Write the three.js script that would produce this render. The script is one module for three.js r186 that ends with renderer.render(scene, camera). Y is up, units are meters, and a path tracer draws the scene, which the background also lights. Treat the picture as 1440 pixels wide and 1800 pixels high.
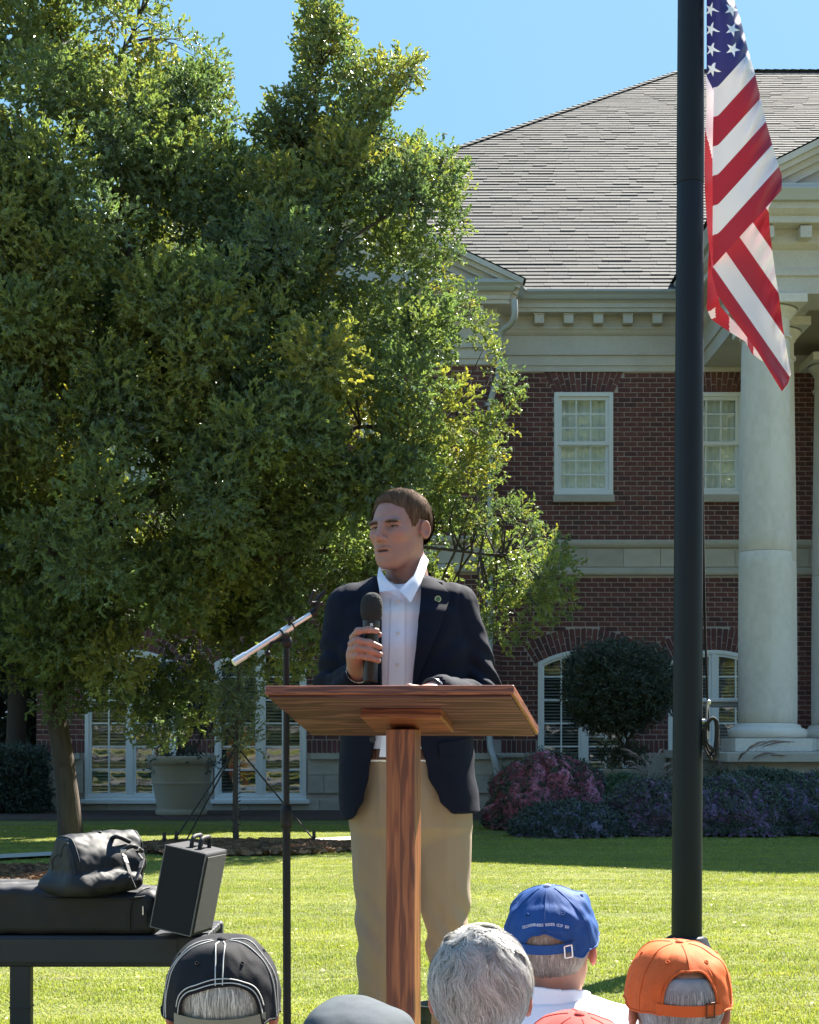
import * as THREE from 'three';
import { mergeGeometries, mergeVertices, toCreasedNormals } from 'three/addons/utils/BufferGeometryUtils.js';
import { RoundedBoxGeometry } from 'three/addons/geometries/RoundedBoxGeometry.js';
import { FontLoader } from 'three/addons/loaders/FontLoader.js';
import { TextGeometry } from 'three/addons/geometries/TextGeometry.js';

// ------------------------------------------------------------------ camera, sky, sun, exposure
const F = 2884, CX = 720, CY = 1300, EYE = 1.12;          // focal length and horizon in pixels of the 1440 x 1800 photograph
const EXPOSURE = 4.6;
const SUN_AZ = 34 * Math.PI / 180, SUN_EL = 48 * Math.PI / 180, SUN_I = 5.0;
const scene = new THREE.Scene();
const camera = new THREE.PerspectiveCamera(2 * Math.atan(1300 / F) * 180 / Math.PI, 1440 / 2600, 0.05, 1500);
camera.position.set(0, EYE, 0); camera.lookAt(0, EYE, -10);
camera.setViewOffset(1440, 2600, 0, 0, 1440, 1800);      // the lens looks level and is shifted upwards
camera.updateProjectionMatrix();
const renderer = new THREE.WebGLRenderer({ antialias: true });
renderer.setSize(1440, 1800);
renderer.toneMapping = THREE.LinearToneMapping;
renderer.toneMappingExposure = EXPOSURE;
renderer.shadowMap.enabled = true;
const SUN = new THREE.Vector3(Math.sin(SUN_AZ) * Math.cos(SUN_EL), Math.sin(SUN_EL), -Math.cos(SUN_AZ) * Math.cos(SUN_EL));
{
  const W = 512, H = 256, d = new Float32Array(W * H * 4), v = new THREE.Vector3();
  const mixc = (a, b, t) => a.map((x, i) => x + (b[i] - x) * t);
  const zen = [0.040, 0.098, 0.215], mid = [0.070, 0.143, 0.215], hor = [0.125, 0.180, 0.225];
  for (let j = 0; j < H; j++) for (let i = 0; i < W; i++) {
    const lat = ((j + 0.5) / H - 0.5) * Math.PI, lon = ((i + 0.5) / W - 0.5) * 2 * Math.PI;
    v.set(Math.cos(lat) * Math.cos(lon), Math.sin(lat), Math.cos(lat) * Math.sin(lon));
    const e = Math.max(0, lat * 180 / Math.PI);
    let c = e < 20 ? mixc(hor, mid, e / 20) : mixc(mid, zen, Math.min(1, (e - 20) / 55));
    if (lat < 0) c = [0.09, 0.10, 0.09];
    const g = Math.max(0, v.dot(SUN)), k = 0.05 * Math.pow(g, 10) + 0.012 * Math.pow(g, 3);
    const o = (j * W + i) * 4;
    d[o] = c[0] + k * 0.9; d[o + 1] = c[1] + k * 0.95; d[o + 2] = c[2] + k; d[o + 3] = 1;
  }
  const sky = new THREE.DataTexture(d, W, H, THREE.RGBAFormat, THREE.FloatType);
  sky.mapping = THREE.EquirectangularReflectionMapping; sky.magFilter = THREE.LinearFilter; sky.minFilter = THREE.LinearFilter;
  sky.needsUpdate = true;
  scene.background = sky; scene.environment = sky;
}
const sun = new THREE.DirectionalLight(new THREE.Color(1, 0.93, 0.82), SUN_I);
sun.position.copy(SUN).multiplyScalar(70).add(new THREE.Vector3(0, 0, -16));
sun.target.position.set(0, 0, -16);
sun.castShadow = true; sun.shadow.mapSize.set(4096, 4096); sun.shadow.radius = 1.0;
Object.assign(sun.shadow.camera, { left: -40, right: 40, top: 40, bottom: -40, near: 1, far: 160 });
scene.add(sun, sun.target);

// ------------------------------------------------------------------ helpers
const V = (x, y, z) => new THREE.Vector3(x, y, z);
const at = (px, py, D) => V((px - CX) / F * D, EYE + (CY - py) / F * D, -D);    // the point D metres away that stands there in the photograph
const PX = (px, D) => (px - CX) / F * D, PY = (py, D) => EYE + (CY - py) / F * D;
function rng(seed) { let a = seed >>> 0; return () => { a = (a + 0x6D2B79F5) | 0; let t = Math.imul(a ^ (a >>> 15), 1 | a); t = (t + Math.imul(t ^ (t >>> 7), 61 | t)) ^ t; return ((t ^ (t >>> 14)) >>> 0) / 4294967296; }; }
const lerp = (a, b, t) => a + (b - a) * t, clamp = (x, a, b) => Math.min(b, Math.max(a, x));
const sstep = (a, b, x) => { const t = clamp((x - a) / (b - a), 0, 1); return t * t * (3 - 2 * t); };
function hash3(x, y, z) { let h = Math.imul(x, 374761393) ^ Math.imul(y, 668265263) ^ Math.imul(z, 2147483647 ^ 1274126177); h = Math.imul(h ^ (h >>> 13), 1274126177); return ((h ^ (h >>> 16)) >>> 0) / 4294967296; }
function noise3(x, y, z, per = 0) {
  const xi = Math.floor(x), yi = Math.floor(y), zi = Math.floor(z), s = t => t * t * (3 - 2 * t);
  const u = s(x - xi), v = s(y - yi), w = s(z - zi), m = per ? (n => ((n % per) + per) % per) : (n => n);
  const c = (a, b, d) => hash3(m(xi + a), m(yi + b), zi + d);
  return lerp(lerp(lerp(c(0, 0, 0), c(1, 0, 0), u), lerp(c(0, 1, 0), c(1, 1, 0), u), v), lerp(lerp(c(0, 0, 1), c(1, 0, 1), u), lerp(c(0, 1, 1), c(1, 1, 1), u), v), w);
}
const fbm = (x, y, z, o = 4) => { let s = 0, a = 0.5, k = 1, n = 0; for (let i = 0; i < o; i++) { s += a * noise3(x * k, y * k, z * k + i * 7.3); n += a; a *= 0.5; k *= 2.03; } return s / n; };
// a tiling texture from a function of (u, v) in 0..1 that returns [r, g, b] in linear 0..1 (srgb = true) or one number
function tex(size, fn, srgb = true, rx = 1, ry = 1) {
  const d = new Uint8Array(size * size * 4), e = c => 255 * (c <= 0.0031308 ? c * 12.92 : 1.055 * Math.pow(c, 1 / 2.4) - 0.055);
  for (let j = 0; j < size; j++) for (let i = 0; i < size; i++) {
    const c = fn((i + 0.5) / size, (j + 0.5) / size), o = (j * size + i) * 4, a = Array.isArray(c) ? c : [c, c, c];
    for (let k = 0; k < 3; k++) d[o + k] = clamp(srgb ? e(clamp(a[k], 0, 1)) : a[k] * 255, 0, 255);
    d[o + 3] = 255;
  }
  const t = new THREE.DataTexture(d, size, size, THREE.RGBAFormat);
  t.wrapS = t.wrapT = THREE.RepeatWrapping; t.magFilter = THREE.LinearFilter; t.minFilter = THREE.LinearMipmapLinearFilter; t.generateMipmaps = true;
  if (srgb) t.colorSpace = THREE.SRGBColorSpace;
  t.repeat.set(rx, ry); t.needsUpdate = true; return t;
}
const tfbm = (u, v, per, o = 5, z = 0) => { let s = 0, a = 0.5, n = 0, p = per; for (let i = 0; i < o; i++) { s += a * noise3(u * p, v * p, z + i * 3.1, p); n += a; a *= 0.55; p *= 2; } return s / n; };
const std = (r, g, b, rough = 0.8, extra = {}) => new THREE.MeshStandardMaterial({ color: new THREE.Color().setRGB(r, g, b), roughness: rough, ...extra });
const phys = (r, g, b, rough, extra = {}) => new THREE.MeshPhysicalMaterial({ color: new THREE.Color().setRGB(r, g, b), roughness: rough, ...extra });
const used = {};
function numbered(n) { const k = used[n] = (used[n] ?? -1) + 1; return k ? `${n}_${String(k).padStart(3, '0')}` : n; }
function mesh(name, geo, mat, parent = scene) {
  if (Array.isArray(geo)) geo = merged(geo);
  const m = new THREE.Mesh(geo, mat); m.name = parent === scene ? numbered(name) : name; m.castShadow = m.receiveShadow = true; parent.add(m); return m;
}
function tag(o, label, category, group, kind) { o.userData = { ...o.userData, label, category }; if (group) o.userData.group = group; if (kind) o.userData.kind = kind; return o; }
function structure(o) { o.userData.kind = 'structure'; return o; }
function stuff(o) { o.userData.kind = 'stuff'; return o; }
function thing(name, label, category, pos = [0, 0, 0], group) { const g = new THREE.Group(); g.name = numbered(name); g.position.set(...pos); scene.add(g); return tag(g, label, category, group); }
function sub(name, parent) { const g = new THREE.Group(); g.name = name; parent.add(g); return g; }
function copy(o, label) { const c = o.clone(); c.name = numbered(o.name.replace(/_\d{3}$/, '')); c.userData = { ...o.userData }; if (label) c.userData.label = label; scene.add(c); return c; }
function merged(list) {
  const l = list.map(g => { g = g.index ? g.toNonIndexed() : g; for (const k of Object.keys(g.attributes)) if (!['position', 'normal', 'uv', ...(list[0].attributes.color ? ['color'] : [])].includes(k)) g.deleteAttribute(k); if (!g.attributes.uv) g.setAttribute('uv', new THREE.BufferAttribute(new Float32Array(g.attributes.position.count * 2), 2)); return g; });
  return mergeGeometries(l);
}
// texture coordinates in metres, from the side a face looks to
function metreUV(g) {
  g = g.index ? g.toNonIndexed() : g; const p = g.attributes.position, n = g.attributes.normal, uv = new Float32Array(p.count * 2);
  for (let i = 0; i < p.count; i++) {
    const ax = Math.abs(n.getX(i)), ay = Math.abs(n.getY(i)), az = Math.abs(n.getZ(i)), x = p.getX(i), y = p.getY(i), z = p.getZ(i);
    if (az >= ax && az >= ay) { uv[2 * i] = x; uv[2 * i + 1] = y; } else if (ax >= ay) { uv[2 * i] = z; uv[2 * i + 1] = y; } else { uv[2 * i] = x; uv[2 * i + 1] = z; }
  }
  g.setAttribute('uv', new THREE.BufferAttribute(uv, 2)); return g;
}
const box = (x0, x1, y0, y1, z0, z1) => metreUV(new THREE.BoxGeometry(x1 - x0, y1 - y0, z1 - z0).translate((x0 + x1) / 2, (y0 + y1) / 2, (z0 + z1) / 2));
const rbox = (w, h, d, r, x = 0, y = 0, z = 0, seg = 3) => metreUV(new RoundedBoxGeometry(w, h, d, seg, r).translate(x, y, z));
const tube = (pts, r, seg = 24, rad = 8, closed = false) => new THREE.TubeGeometry(new THREE.CatmullRomCurve3(pts, closed), seg, r, rad, closed);
function taper(pts, radii, seg = 20, rad = 8) {      // a tube whose radius changes along it
  const c = new THREE.CatmullRomCurve3(pts), fr = c.computeFrenetFrames(seg), pos = [], idx = [], uv = [];
  for (let i = 0; i <= seg; i++) {
    const t = i / seg, p = c.getPointAt(t), k = t * (radii.length - 1), a = Math.min(radii.length - 2, Math.floor(k)), r = lerp(radii[a], radii[a + 1], k - a);
    for (let j = 0; j <= rad; j++) { const th = j / rad * Math.PI * 2, q = p.clone().addScaledVector(fr.normals[i], Math.cos(th) * r).addScaledVector(fr.binormals[i], Math.sin(th) * r); pos.push(q.x, q.y, q.z); uv.push(j / rad * 6.28 * radii[0], t * c.getLength()); }
  }
  for (let i = 0; i < seg; i++) for (let j = 0; j < rad; j++) { const a = i * (rad + 1) + j, b = a + rad + 1; idx.push(a, a + 1, b, b, a + 1, b + 1); }
  const g = new THREE.BufferGeometry(); g.setAttribute('position', new THREE.Float32BufferAttribute(pos, 3)); g.setAttribute('uv', new THREE.Float32BufferAttribute(uv, 2)); g.setIndex(idx); g.computeVertexNormals(); return g;
}
function bar(a, b, r, rad = 8) { const d = b.clone().sub(a), g = new THREE.CylinderGeometry(r, r, d.length(), rad); g.applyQuaternion(new THREE.Quaternion().setFromUnitVectors(V(0, 1, 0), d.clone().normalize())); const m = a.clone().add(b).multiplyScalar(0.5); return g.translate(m.x, m.y, m.z); }
// a moulding: profile [[outward, height], ...] carried along a plan line [[x, z], ...], outward = right-hand side of the walk turned to +normal
function sweep(profile, plan, side = 1) {
  const pos = [], n = plan.length, m = profile.length, ring = [];
  for (let i = 0; i < n; i++) {
    const dir = k => { const a = plan[k], b = plan[k + 1], l = Math.hypot(b[0] - a[0], b[1] - a[1]); return [(b[0] - a[0]) / l, (b[1] - a[1]) / l]; };
    const d0 = dir(Math.max(0, i - 1)), d1 = dir(Math.min(n - 2, i)), n0 = [-d0[1] * side, d0[0] * side], n1 = [-d1[1] * side, d1[0] * side];
    const s = [n0[0] + n1[0], n0[1] + n1[1]], k = 2 / (s[0] * s[0] + s[1] * s[1]);
    ring.push(profile.map(([o, y]) => [plan[i][0] + s[0] * k * o, y, plan[i][1] + s[1] * k * o]));
  }
  const quad = (a, b, c, d) => pos.push(...a, ...b, ...c, ...a, ...c, ...d);
  for (let i = 0; i < n - 1; i++) for (let j = 0; j < m - 1; j++) side > 0 ? quad(ring[i][j], ring[i + 1][j], ring[i + 1][j + 1], ring[i][j + 1]) : quad(ring[i][j], ring[i][j + 1], ring[i + 1][j + 1], ring[i + 1][j]);
  const g = new THREE.BufferGeometry(); g.setAttribute('position', new THREE.Float32BufferAttribute(pos, 3)); g.computeVertexNormals(); return metreUV(g);
}
// the surface f = 0 of a distance field, meshed by surface nets; paint(p) may give vertex colours
function nets(f, lo, hi, h, paint) {
  const nx = Math.ceil((hi[0] - lo[0]) / h) + 1, ny = Math.ceil((hi[1] - lo[1]) / h) + 1, nz = Math.ceil((hi[2] - lo[2]) / h) + 1;
  const g = new Float32Array(nx * ny * nz), id = new Int32Array(nx * ny * nz).fill(-1), I = (i, j, k) => i + nx * (j + ny * k);
  for (let k = 0; k < nz; k++) for (let j = 0; j < ny; j++) for (let i = 0; i < nx; i++) g[I(i, j, k)] = f(lo[0] + i * h, lo[1] + j * h, lo[2] + k * h);
  const pos = [], idx = [];
  for (let k = 0; k < nz - 1; k++) for (let j = 0; j < ny - 1; j++) for (let i = 0; i < nx - 1; i++) {
    let sx = 0, sy = 0, sz = 0, n = 0;
    const c = (a, b, d) => g[I(i + a, j + b, k + d)];
    const e = (a0, b0, d0, a1, b1, d1) => { const p = c(a0, b0, d0), q = c(a1, b1, d1); if ((p < 0) !== (q < 0)) { const t = p / (p - q); sx += a0 + (a1 - a0) * t; sy += b0 + (b1 - b0) * t; sz += d0 + (d1 - d0) * t; n++; } };
    for (let a = 0; a < 2; a++) for (let b = 0; b < 2; b++) { e(0, a, b, 1, a, b); e(a, 0, b, a, 1, b); e(a, b, 0, a, b, 1); }
    if (n) { id[I(i, j, k)] = pos.length / 3; pos.push(lo[0] + (i + sx / n) * h, lo[1] + (j + sy / n) * h, lo[2] + (k + sz / n) * h); }
  }
  const q = (a, b, c, d, flip) => { if (a < 0 || b < 0 || c < 0 || d < 0) return; flip ? idx.push(a, c, b, a, d, c) : idx.push(a, b, c, a, c, d); };
  for (let k = 1; k < nz - 1; k++) for (let j = 1; j < ny - 1; j++) for (let i = 1; i < nx - 1; i++) {
    const s = g[I(i, j, k)] < 0;
    if (s !== g[I(i + 1, j, k)] < 0) q(id[I(i, j - 1, k - 1)], id[I(i, j, k - 1)], id[I(i, j, k)], id[I(i, j - 1, k)], !s);
    if (s !== g[I(i, j + 1, k)] < 0) q(id[I(i - 1, j, k - 1)], id[I(i - 1, j, k)], id[I(i, j, k)], id[I(i, j, k - 1)], !s);
    if (s !== g[I(i, j, k + 1)] < 0) q(id[I(i - 1, j - 1, k)], id[I(i, j - 1, k)], id[I(i, j, k)], id[I(i - 1, j, k)], !s);
  }
  const G = new THREE.BufferGeometry(), nor = new Float32Array(pos.length), uv = new Float32Array(pos.length / 3 * 2), E = h * 0.5;
  for (let i = 0; i < pos.length; i += 3) {
    const x = pos[i], y = pos[i + 1], z = pos[i + 2];
    let a = f(x + E, y, z) - f(x - E, y, z), b = f(x, y + E, z) - f(x, y - E, z), c = f(x, y, z + E) - f(x, y, z - E); const l = Math.hypot(a, b, c) || 1;
    nor[i] = a / l; nor[i + 1] = b / l; nor[i + 2] = c / l; uv[i / 3 * 2] = x + z * 0.8; uv[i / 3 * 2 + 1] = y + z * 0.3;
  }
  G.setAttribute('position', new THREE.Float32BufferAttribute(pos, 3)); G.setAttribute('normal', new THREE.BufferAttribute(nor, 3)); G.setAttribute('uv', new THREE.BufferAttribute(uv, 2)); G.setIndex(idx);
  if (paint) { const col = new Float32Array(pos.length); for (let i = 0; i < pos.length; i += 3) { const c = paint(pos[i], pos[i + 1], pos[i + 2]); col[i] = c[0]; col[i + 1] = c[1]; col[i + 2] = c[2]; } G.setAttribute('color', new THREE.BufferAttribute(col, 3)); }
  return G;
}
const smin = (a, b, k) => { const h = Math.max(k - Math.abs(a - b), 0) / k; return Math.min(a, b) - h * h * k * 0.25; };
const smax = (a, b, k) => -smin(-a, -b, k);
const ell = (x, y, z, cx, cy, cz, rx, ry, rz) => { const a = (x - cx) / rx, b = (y - cy) / ry, c = (z - cz) / rz, k0 = Math.hypot(a, b, c), k1 = Math.hypot(a / rx, b / ry, c / rz); return k1 > 1e-9 ? k0 * (k0 - 1) / k1 : -Math.min(rx, ry, rz); };
function cap(x, y, z, a, b, ra, rb) { const bx = b[0] - a[0], by = b[1] - a[1], bz = b[2] - a[2], px = x - a[0], py = y - a[1], pz = z - a[2]; const t = clamp((px * bx + py * by + pz * bz) / (bx * bx + by * by + bz * bz), 0, 1); return Math.hypot(px - bx * t, py - by * t, pz - bz * t) - lerp(ra, rb, t); }
const inPoly = (p, x, y) => { let c = false; for (let i = 0, j = p.length - 1; i < p.length; j = i++) if ((p[i][1] > y) !== (p[j][1] > y) && x < (p[j][0] - p[i][0]) * (y - p[i][1]) / (p[j][1] - p[i][1]) + p[i][0]) c = !c; return c; };
const polyDist = (p, x, y) => { let m = 1e9; for (let i = 0, j = p.length - 1; i < p.length; j = i++) { const [ax, ay] = p[j], [bx, by] = p[i], dx = bx - ax, dy = by - ay, t = clamp(((x - ax) * dx + (y - ay) * dy) / (dx * dx + dy * dy), 0, 1); m = Math.min(m, Math.hypot(x - ax - dx * t, y - ay - dy * t)); } return m; };
const dummy = new THREE.Object3D();
function instances(name, geo, mat, list, parent, colors) {   // list of [position, quaternion or null, scale]
  const im = new THREE.InstancedMesh(geo, mat, list.length); im.name = parent === scene ? numbered(name) : name; im.castShadow = im.receiveShadow = true;
  list.forEach(([p, q, s], i) => { dummy.position.copy(p); q ? dummy.quaternion.copy(q) : dummy.quaternion.identity(); typeof s === 'number' ? dummy.scale.setScalar(s) : dummy.scale.copy(s); dummy.updateMatrix(); im.setMatrixAt(i, dummy.matrix); if (colors) im.setColorAt(i, colors[i]); });
  parent.add(im); return stuff(im);
}
const lin = (r, g, b) => new THREE.Color().setRGB(r, g, b);
// ------------------------------------------------------------------ materials of the building
const grainT = tex(512, (u, v) => 0.5 + 0.5 * (tfbm(u, v, 8, 6) - 0.5) * 2 * 0.9, false);
const stoneT = tex(512, (u, v) => { const a = tfbm(u, v, 4, 5), b = tfbm(u, v, 64, 2, 9), k = 0.82 + 0.26 * a + 0.14 * (b - 0.5); return [k, k * (0.985 + 0.02 * a), k * (0.96 + 0.04 * b)]; }, true, 0.6, 0.6);
const stoneM = std(0.72, 0.675, 0.62, 0.85, { map: stoneT, bumpMap: grainT, bumpScale: 0.0012 });
const limeM = std(0.47, 0.435, 0.38, 0.9, { map: stoneT, bumpMap: grainT, bumpScale: 0.002 });
const trimM = std(0.58, 0.54, 0.49, 0.55, { map: stoneT });
const gutterM = std(0.42, 0.44, 0.44, 0.4);
const mortarM = std(0.46, 0.395, 0.37, 0.95, { bumpMap: grainT, bumpScale: 0.002 });
const brickT = tex(256, (u, v) => { const a = tfbm(u, v, 6, 5, 3), b = tfbm(u, v, 40, 2, 5); const k = 0.7 + 0.5 * a + 0.25 * (b - 0.5); return [k, k * 0.97, k * 0.95]; }, true, 2.3, 2.3);
const brickTones = [[0.145, 0.056, 0.052], [0.122, 0.049, 0.048], [0.165, 0.066, 0.058], [0.098, 0.044, 0.046], [0.136, 0.053, 0.053]];
const brickMs = brickTones.map(c => std(...c, 0.88, { map: brickT, bumpMap: grainT, bumpScale: 0.0025 }));
const brickAny = std(1, 1, 1, 0.88, { map: brickT, bumpMap: grainT, bumpScale: 0.0025 });
const frameM = std(0.74, 0.76, 0.76, 0.45);
const blindM = std(0.36, 0.37, 0.36, 0.6);
const curtainM = std(0.72, 0.74, 0.70, 0.9, { side: THREE.DoubleSide });
const darkM = std(0.10, 0.10, 0.10, 0.9);
const rippleT = tex(256, (u, v) => tfbm(u, v, 3, 3, 2), false);
const glassM = phys(0.96, 1.0, 0.98, 0.02, { transmission: 1, thickness: 0, ior: 2.33, bumpMap: rippleT, bumpScale: 0.012 });

// ------------------------------------------------------------------ the brick building; local z = 0 is the main wall, z grows towards the camera
const BZ = 26.45, WZ = 0.5, WD = BZ - WZ;                // distance of the main wall, step of the wing
const bld = thing('brick_building', 'two-storey red brick building with pale stone trim, grey shingle roof and columned portico', 'building', [0, 0, -BZ]);
const mX = px => (px - CX) / F * BZ, mY = py => EYE + (CY - py) / F * BZ, wX = px => (px - CX) / F * WD, wY = py => EYE + (CY - py) / F * WD;
const WL = -5.9, WR = wX(866), ML = mX(882), MR = 23, ROOFY = 8.22;
// openings: [centre, half width, bottom, spring, rise, wall]
const opens = [];
for (const px of [1026, 1255]) { opens.push({ x: mX(px), hw: 0.472, y0: 5.063, y1: 6.714, rise: 0, wing: false }); opens.push({ x: mX(px), hw: 0.735, y0: 0.16, y1: 2.36, rise: 0.2, wing: false }); }
for (const px of [230, 458, 686]) { opens.push({ x: wX(px), hw: 0.72, y0: 0.175, y1: 2.335, rise: 0.2, wing: true }); opens.push({ x: wX(px), hw: 0.472, y0: 5.063, y1: 6.714, rise: 0, wing: true }); }
const headY = (o, x) => o.y1 + o.rise * (1 - ((x - o.x) / o.hw) ** 2);
function wallShape(x0, x1, y0, y1, list) {
  const s = new THREE.Shape([[x0, y0], [x1, y0], [x1, y1], [x0, y1]].map(p => new THREE.Vector2(...p)));
  for (const o of list) { const h = [[o.x - o.hw, o.y0], [o.x + o.hw, o.y0]]; const n = o.rise ? 12 : 1; for (let i = 0; i <= n; i++) { const x = o.x + o.hw - 2 * o.hw * i / n; h.push([x, headY(o, x)]); } s.holes.push(new THREE.Path(h.map(p => new THREE.Vector2(...p)))); }
  return s;
}
const wallGeo = (sh, z) => metreUV(new THREE.ExtrudeGeometry(sh, { depth: 0.3, bevelEnabled: false }).translate(0, 0, z - 0.309));
const chamfer = (() => { const g = new THREE.BoxGeometry(0.53, 8.2, 0.3); g.translate(0, 4.1, -0.159); g.rotateY(Math.atan2(0.5, ML - WR)); return metreUV(g.translate((WR + ML) / 2, 0, WZ / 2)); })();
const wingWall = mesh('wall', [wallGeo(wallShape(WL, WR, 0, 8.2, opens.filter(o => o.wing)), WZ), box(WL, WL + 0.3, 0, 8.2, -24, WZ - 0.32)], mortarM, bld);
const mainWall = mesh('wall', [wallGeo(wallShape(ML, MR, 0, 8.2, opens.filter(o => !o.wing)), 0), chamfer, box(MR - 0.3, MR, 0, 8.2, -24, -0.32), box(WL, MR, 0, 8.2, -24.3, -24.01)], mortarM, bld);
mesh('interior', [box(WL + 0.31, MR - 0.31, 0, 8.1, -3.2, -3), box(WL + 0.31, MR - 0.31, 3.6, 4.3, -2.99, -0.32), box(WL + 0.31, MR - 0.31, 8.0, 8.15, -2.99, -0.32), box(WL + 0.31, MR - 0.31, -0.1, 0.05, -2.99, -0.32)], darkM, bld);

// ---- bricks
const R1 = rng(11);
const bricks = [];                                       // {x, y, w, h, z, rot, wing, score}
const CO = 0.0792, BH = 0.0665, BL = 0.196, JO = 0.0125;
function arcOf(o) { const c = o.hw, r = (c * c + o.rise * o.rise) / (2 * o.rise); return { r, cy: o.y1 + o.rise - r }; }
const JH = 0.36;                                         // height of the brick arches
function blocked(x, y, wing) {
  for (const o of opens) if (o.wing === wing) {
    const dx = x - o.x;
    if (Math.abs(dx) < o.hw + 0.004 && y > o.y0 - 0.13 && y < headY(o, x)) return true;
    if (!o.rise) { if (y > o.y1 - 0.01 && y < o.y1 + JH && Math.abs(dx) < o.hw + 0.02 + (y - o.y1) / JH * 0.17) return true; }
    else { const a = arcOf(o), d = Math.hypot(dx, y - a.cy); if (d > a.r - 0.02 && d < a.r + JH && Math.abs(Math.atan2(dx, y - a.cy)) < Math.asin(o.hw / a.r) + 0.045) return true; }
  }
  return false;
}
function courses(x0, x1, y0, y1, wing, z) {
  let row = 0;
  for (let y = y0; y + BH < y1 + 0.02; y += CO, row++) {
    let x = x0 - (row % 2 ? (BL + JO) / 2 : 0) + 0.001;
    for (; x < x1; x += BL + JO) {
      let a = Math.max(x, x0), b = Math.min(x + BL, x1), n = 14, run = null;
      for (let i = 0; i <= n; i++) { const t = a + (b - a) * i / n, f = i < n && !blocked(t + (b - a) / n / 2, y + BH / 2, wing); if (f && run === null) run = t; if (!f && run !== null) { const w = (i === n && f ? b : t) - run; if (w > 0.03) bricks.push({ x: run + w / 2, y: y + BH / 2, w, h: BH, z, r: 0, wing }); run = null; } }
    }
  }
}
courses(WL, WR, 4.345, 7.04, true, WZ); courses(WL, WR, 1.125, 3.76, true, WZ);
courses(ML, 7.6, 4.345, 7.04, false, 0); courses(ML, 7.6, 1.125, 3.76, false, 0);
for (const [x0, x1, wing, z] of [[WL, WR, true, WZ], [ML, 7.6, false, 0]]) for (let x = x0 + 0.04; x < x1; x += CO) if (!blocked(x, 1.0, wing)) bricks.push({ x, y: 1.01, w: BH, h: 0.2, z, r: 0, wing });
for (const o of opens) {                                 // the splayed flat arches and the round-headed ones, each voussoir two bricks
  const z = o.wing ? WZ : 0;
  if (!o.rise) { const n = 13; for (let i = 0; i < n; i++) { const t = (i + 0.5) / n * 2 - 1, xb = o.x + t * (o.hw + 0.015), xt = o.x + t * (o.hw + 0.185), k = i % 2 ? 0.62 : 0.36, lean = -Math.atan2(xt - xb, JH); for (const [a, b] of [[0.01, k - 0.012], [k + 0.012, 0.99]]) { const m = (a + b) / 2, len = (b - a) * (JH - 0.01) / Math.cos(lean); bricks.push({ x: lerp(xb, xt, m), y: o.y1 + JH * m, w: 0.066 + 0.018 * m, h: len, z, r: lean, wing: o.wing, arch: true }); } } }
  else { const A = arcOf(o), half = Math.asin(o.hw / A.r) + 0.035, n = 21; for (let i = 0; i < n; i++) { const th = lerp(-half, half, (i + 0.5) / n), k = i % 2 ? 0.62 : 0.36; for (const [a, b] of [[0.015, k - 0.012], [k + 0.012, 0.985]]) { const rr = A.r + JH * (a + b) / 2; bricks.push({ x: o.x + Math.sin(th) * rr, y: A.cy + Math.cos(th) * rr, w: 2 * half / n * (A.r + JH * a) - 0.009, h: (b - a) * JH, z, r: -th, wing: o.wing, arch: true }); } } }
}
// chamfer bricks (the narrow slanting face beside the wing)
const chA = Math.atan2(0.5, ML - WR), chBricks = [];
for (const [y0, y1] of [[4.345, 7.04], [1.125, 3.76]]) { let row = 0; for (let y = y0; y < y1; y += CO, row++) for (const [a, b] of row % 2 ? [[0.005, 0.2], [0.209, 0.409], [0.418, 0.525]] : [[0.005, 0.095], [0.104, 0.304], [0.313, 0.525]]) chBricks.push([(a + b) / 2, y + BH / 2, b - a]); }
const brickGeo = rbox(1, 1, 0.06, 0.004, 0, 0, -0.03, 1), brickUnits = [];
{ // four unit bricks with worn, uneven edges
  for (let k = 0; k < 4; k++) { const g = new THREE.BoxGeometry(1, 1, 0.06, 3, 2, 1).translate(0, 0, -0.03), p = g.attributes.position, r = rng(50 + k); const key = {}; for (let i = 0; i < p.count; i++) { const id = [p.getX(i), p.getY(i), p.getZ(i)].map(v => v.toFixed(3)).join(); key[id] ??= [(r() - 0.5) * 0.02, (r() - 0.5) * 0.07, (r() - 0.5) * 0.0035]; p.setXYZ(i, p.getX(i) + key[id][0], p.getY(i) + key[id][1], p.getZ(i) + key[id][2]); } g.computeVertexNormals(); const uv = g.attributes.uv; for (let i = 0; i < uv.count; i++) uv.setXY(i, uv.getX(i) * 0.2 + k * 0.31, uv.getY(i) * 0.07 + k * 0.17); brickUnits.push(g); }
}
for (const b of bricks) {
  const D = BZ - b.z, px = CX + b.x / D * F, py = CY - (b.y - EYE) / D * F;
  b.score = b.wing ? 1e6 : Math.hypot(px - 1100, (py - 790) * 0.9) + (px > 1180 ? 1e3 : 0) - (b.arch && px < 1180 && !(py > 1150) ? 400 : 0);
}
bricks.sort((a, b) => a.score - b.score);
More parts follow.
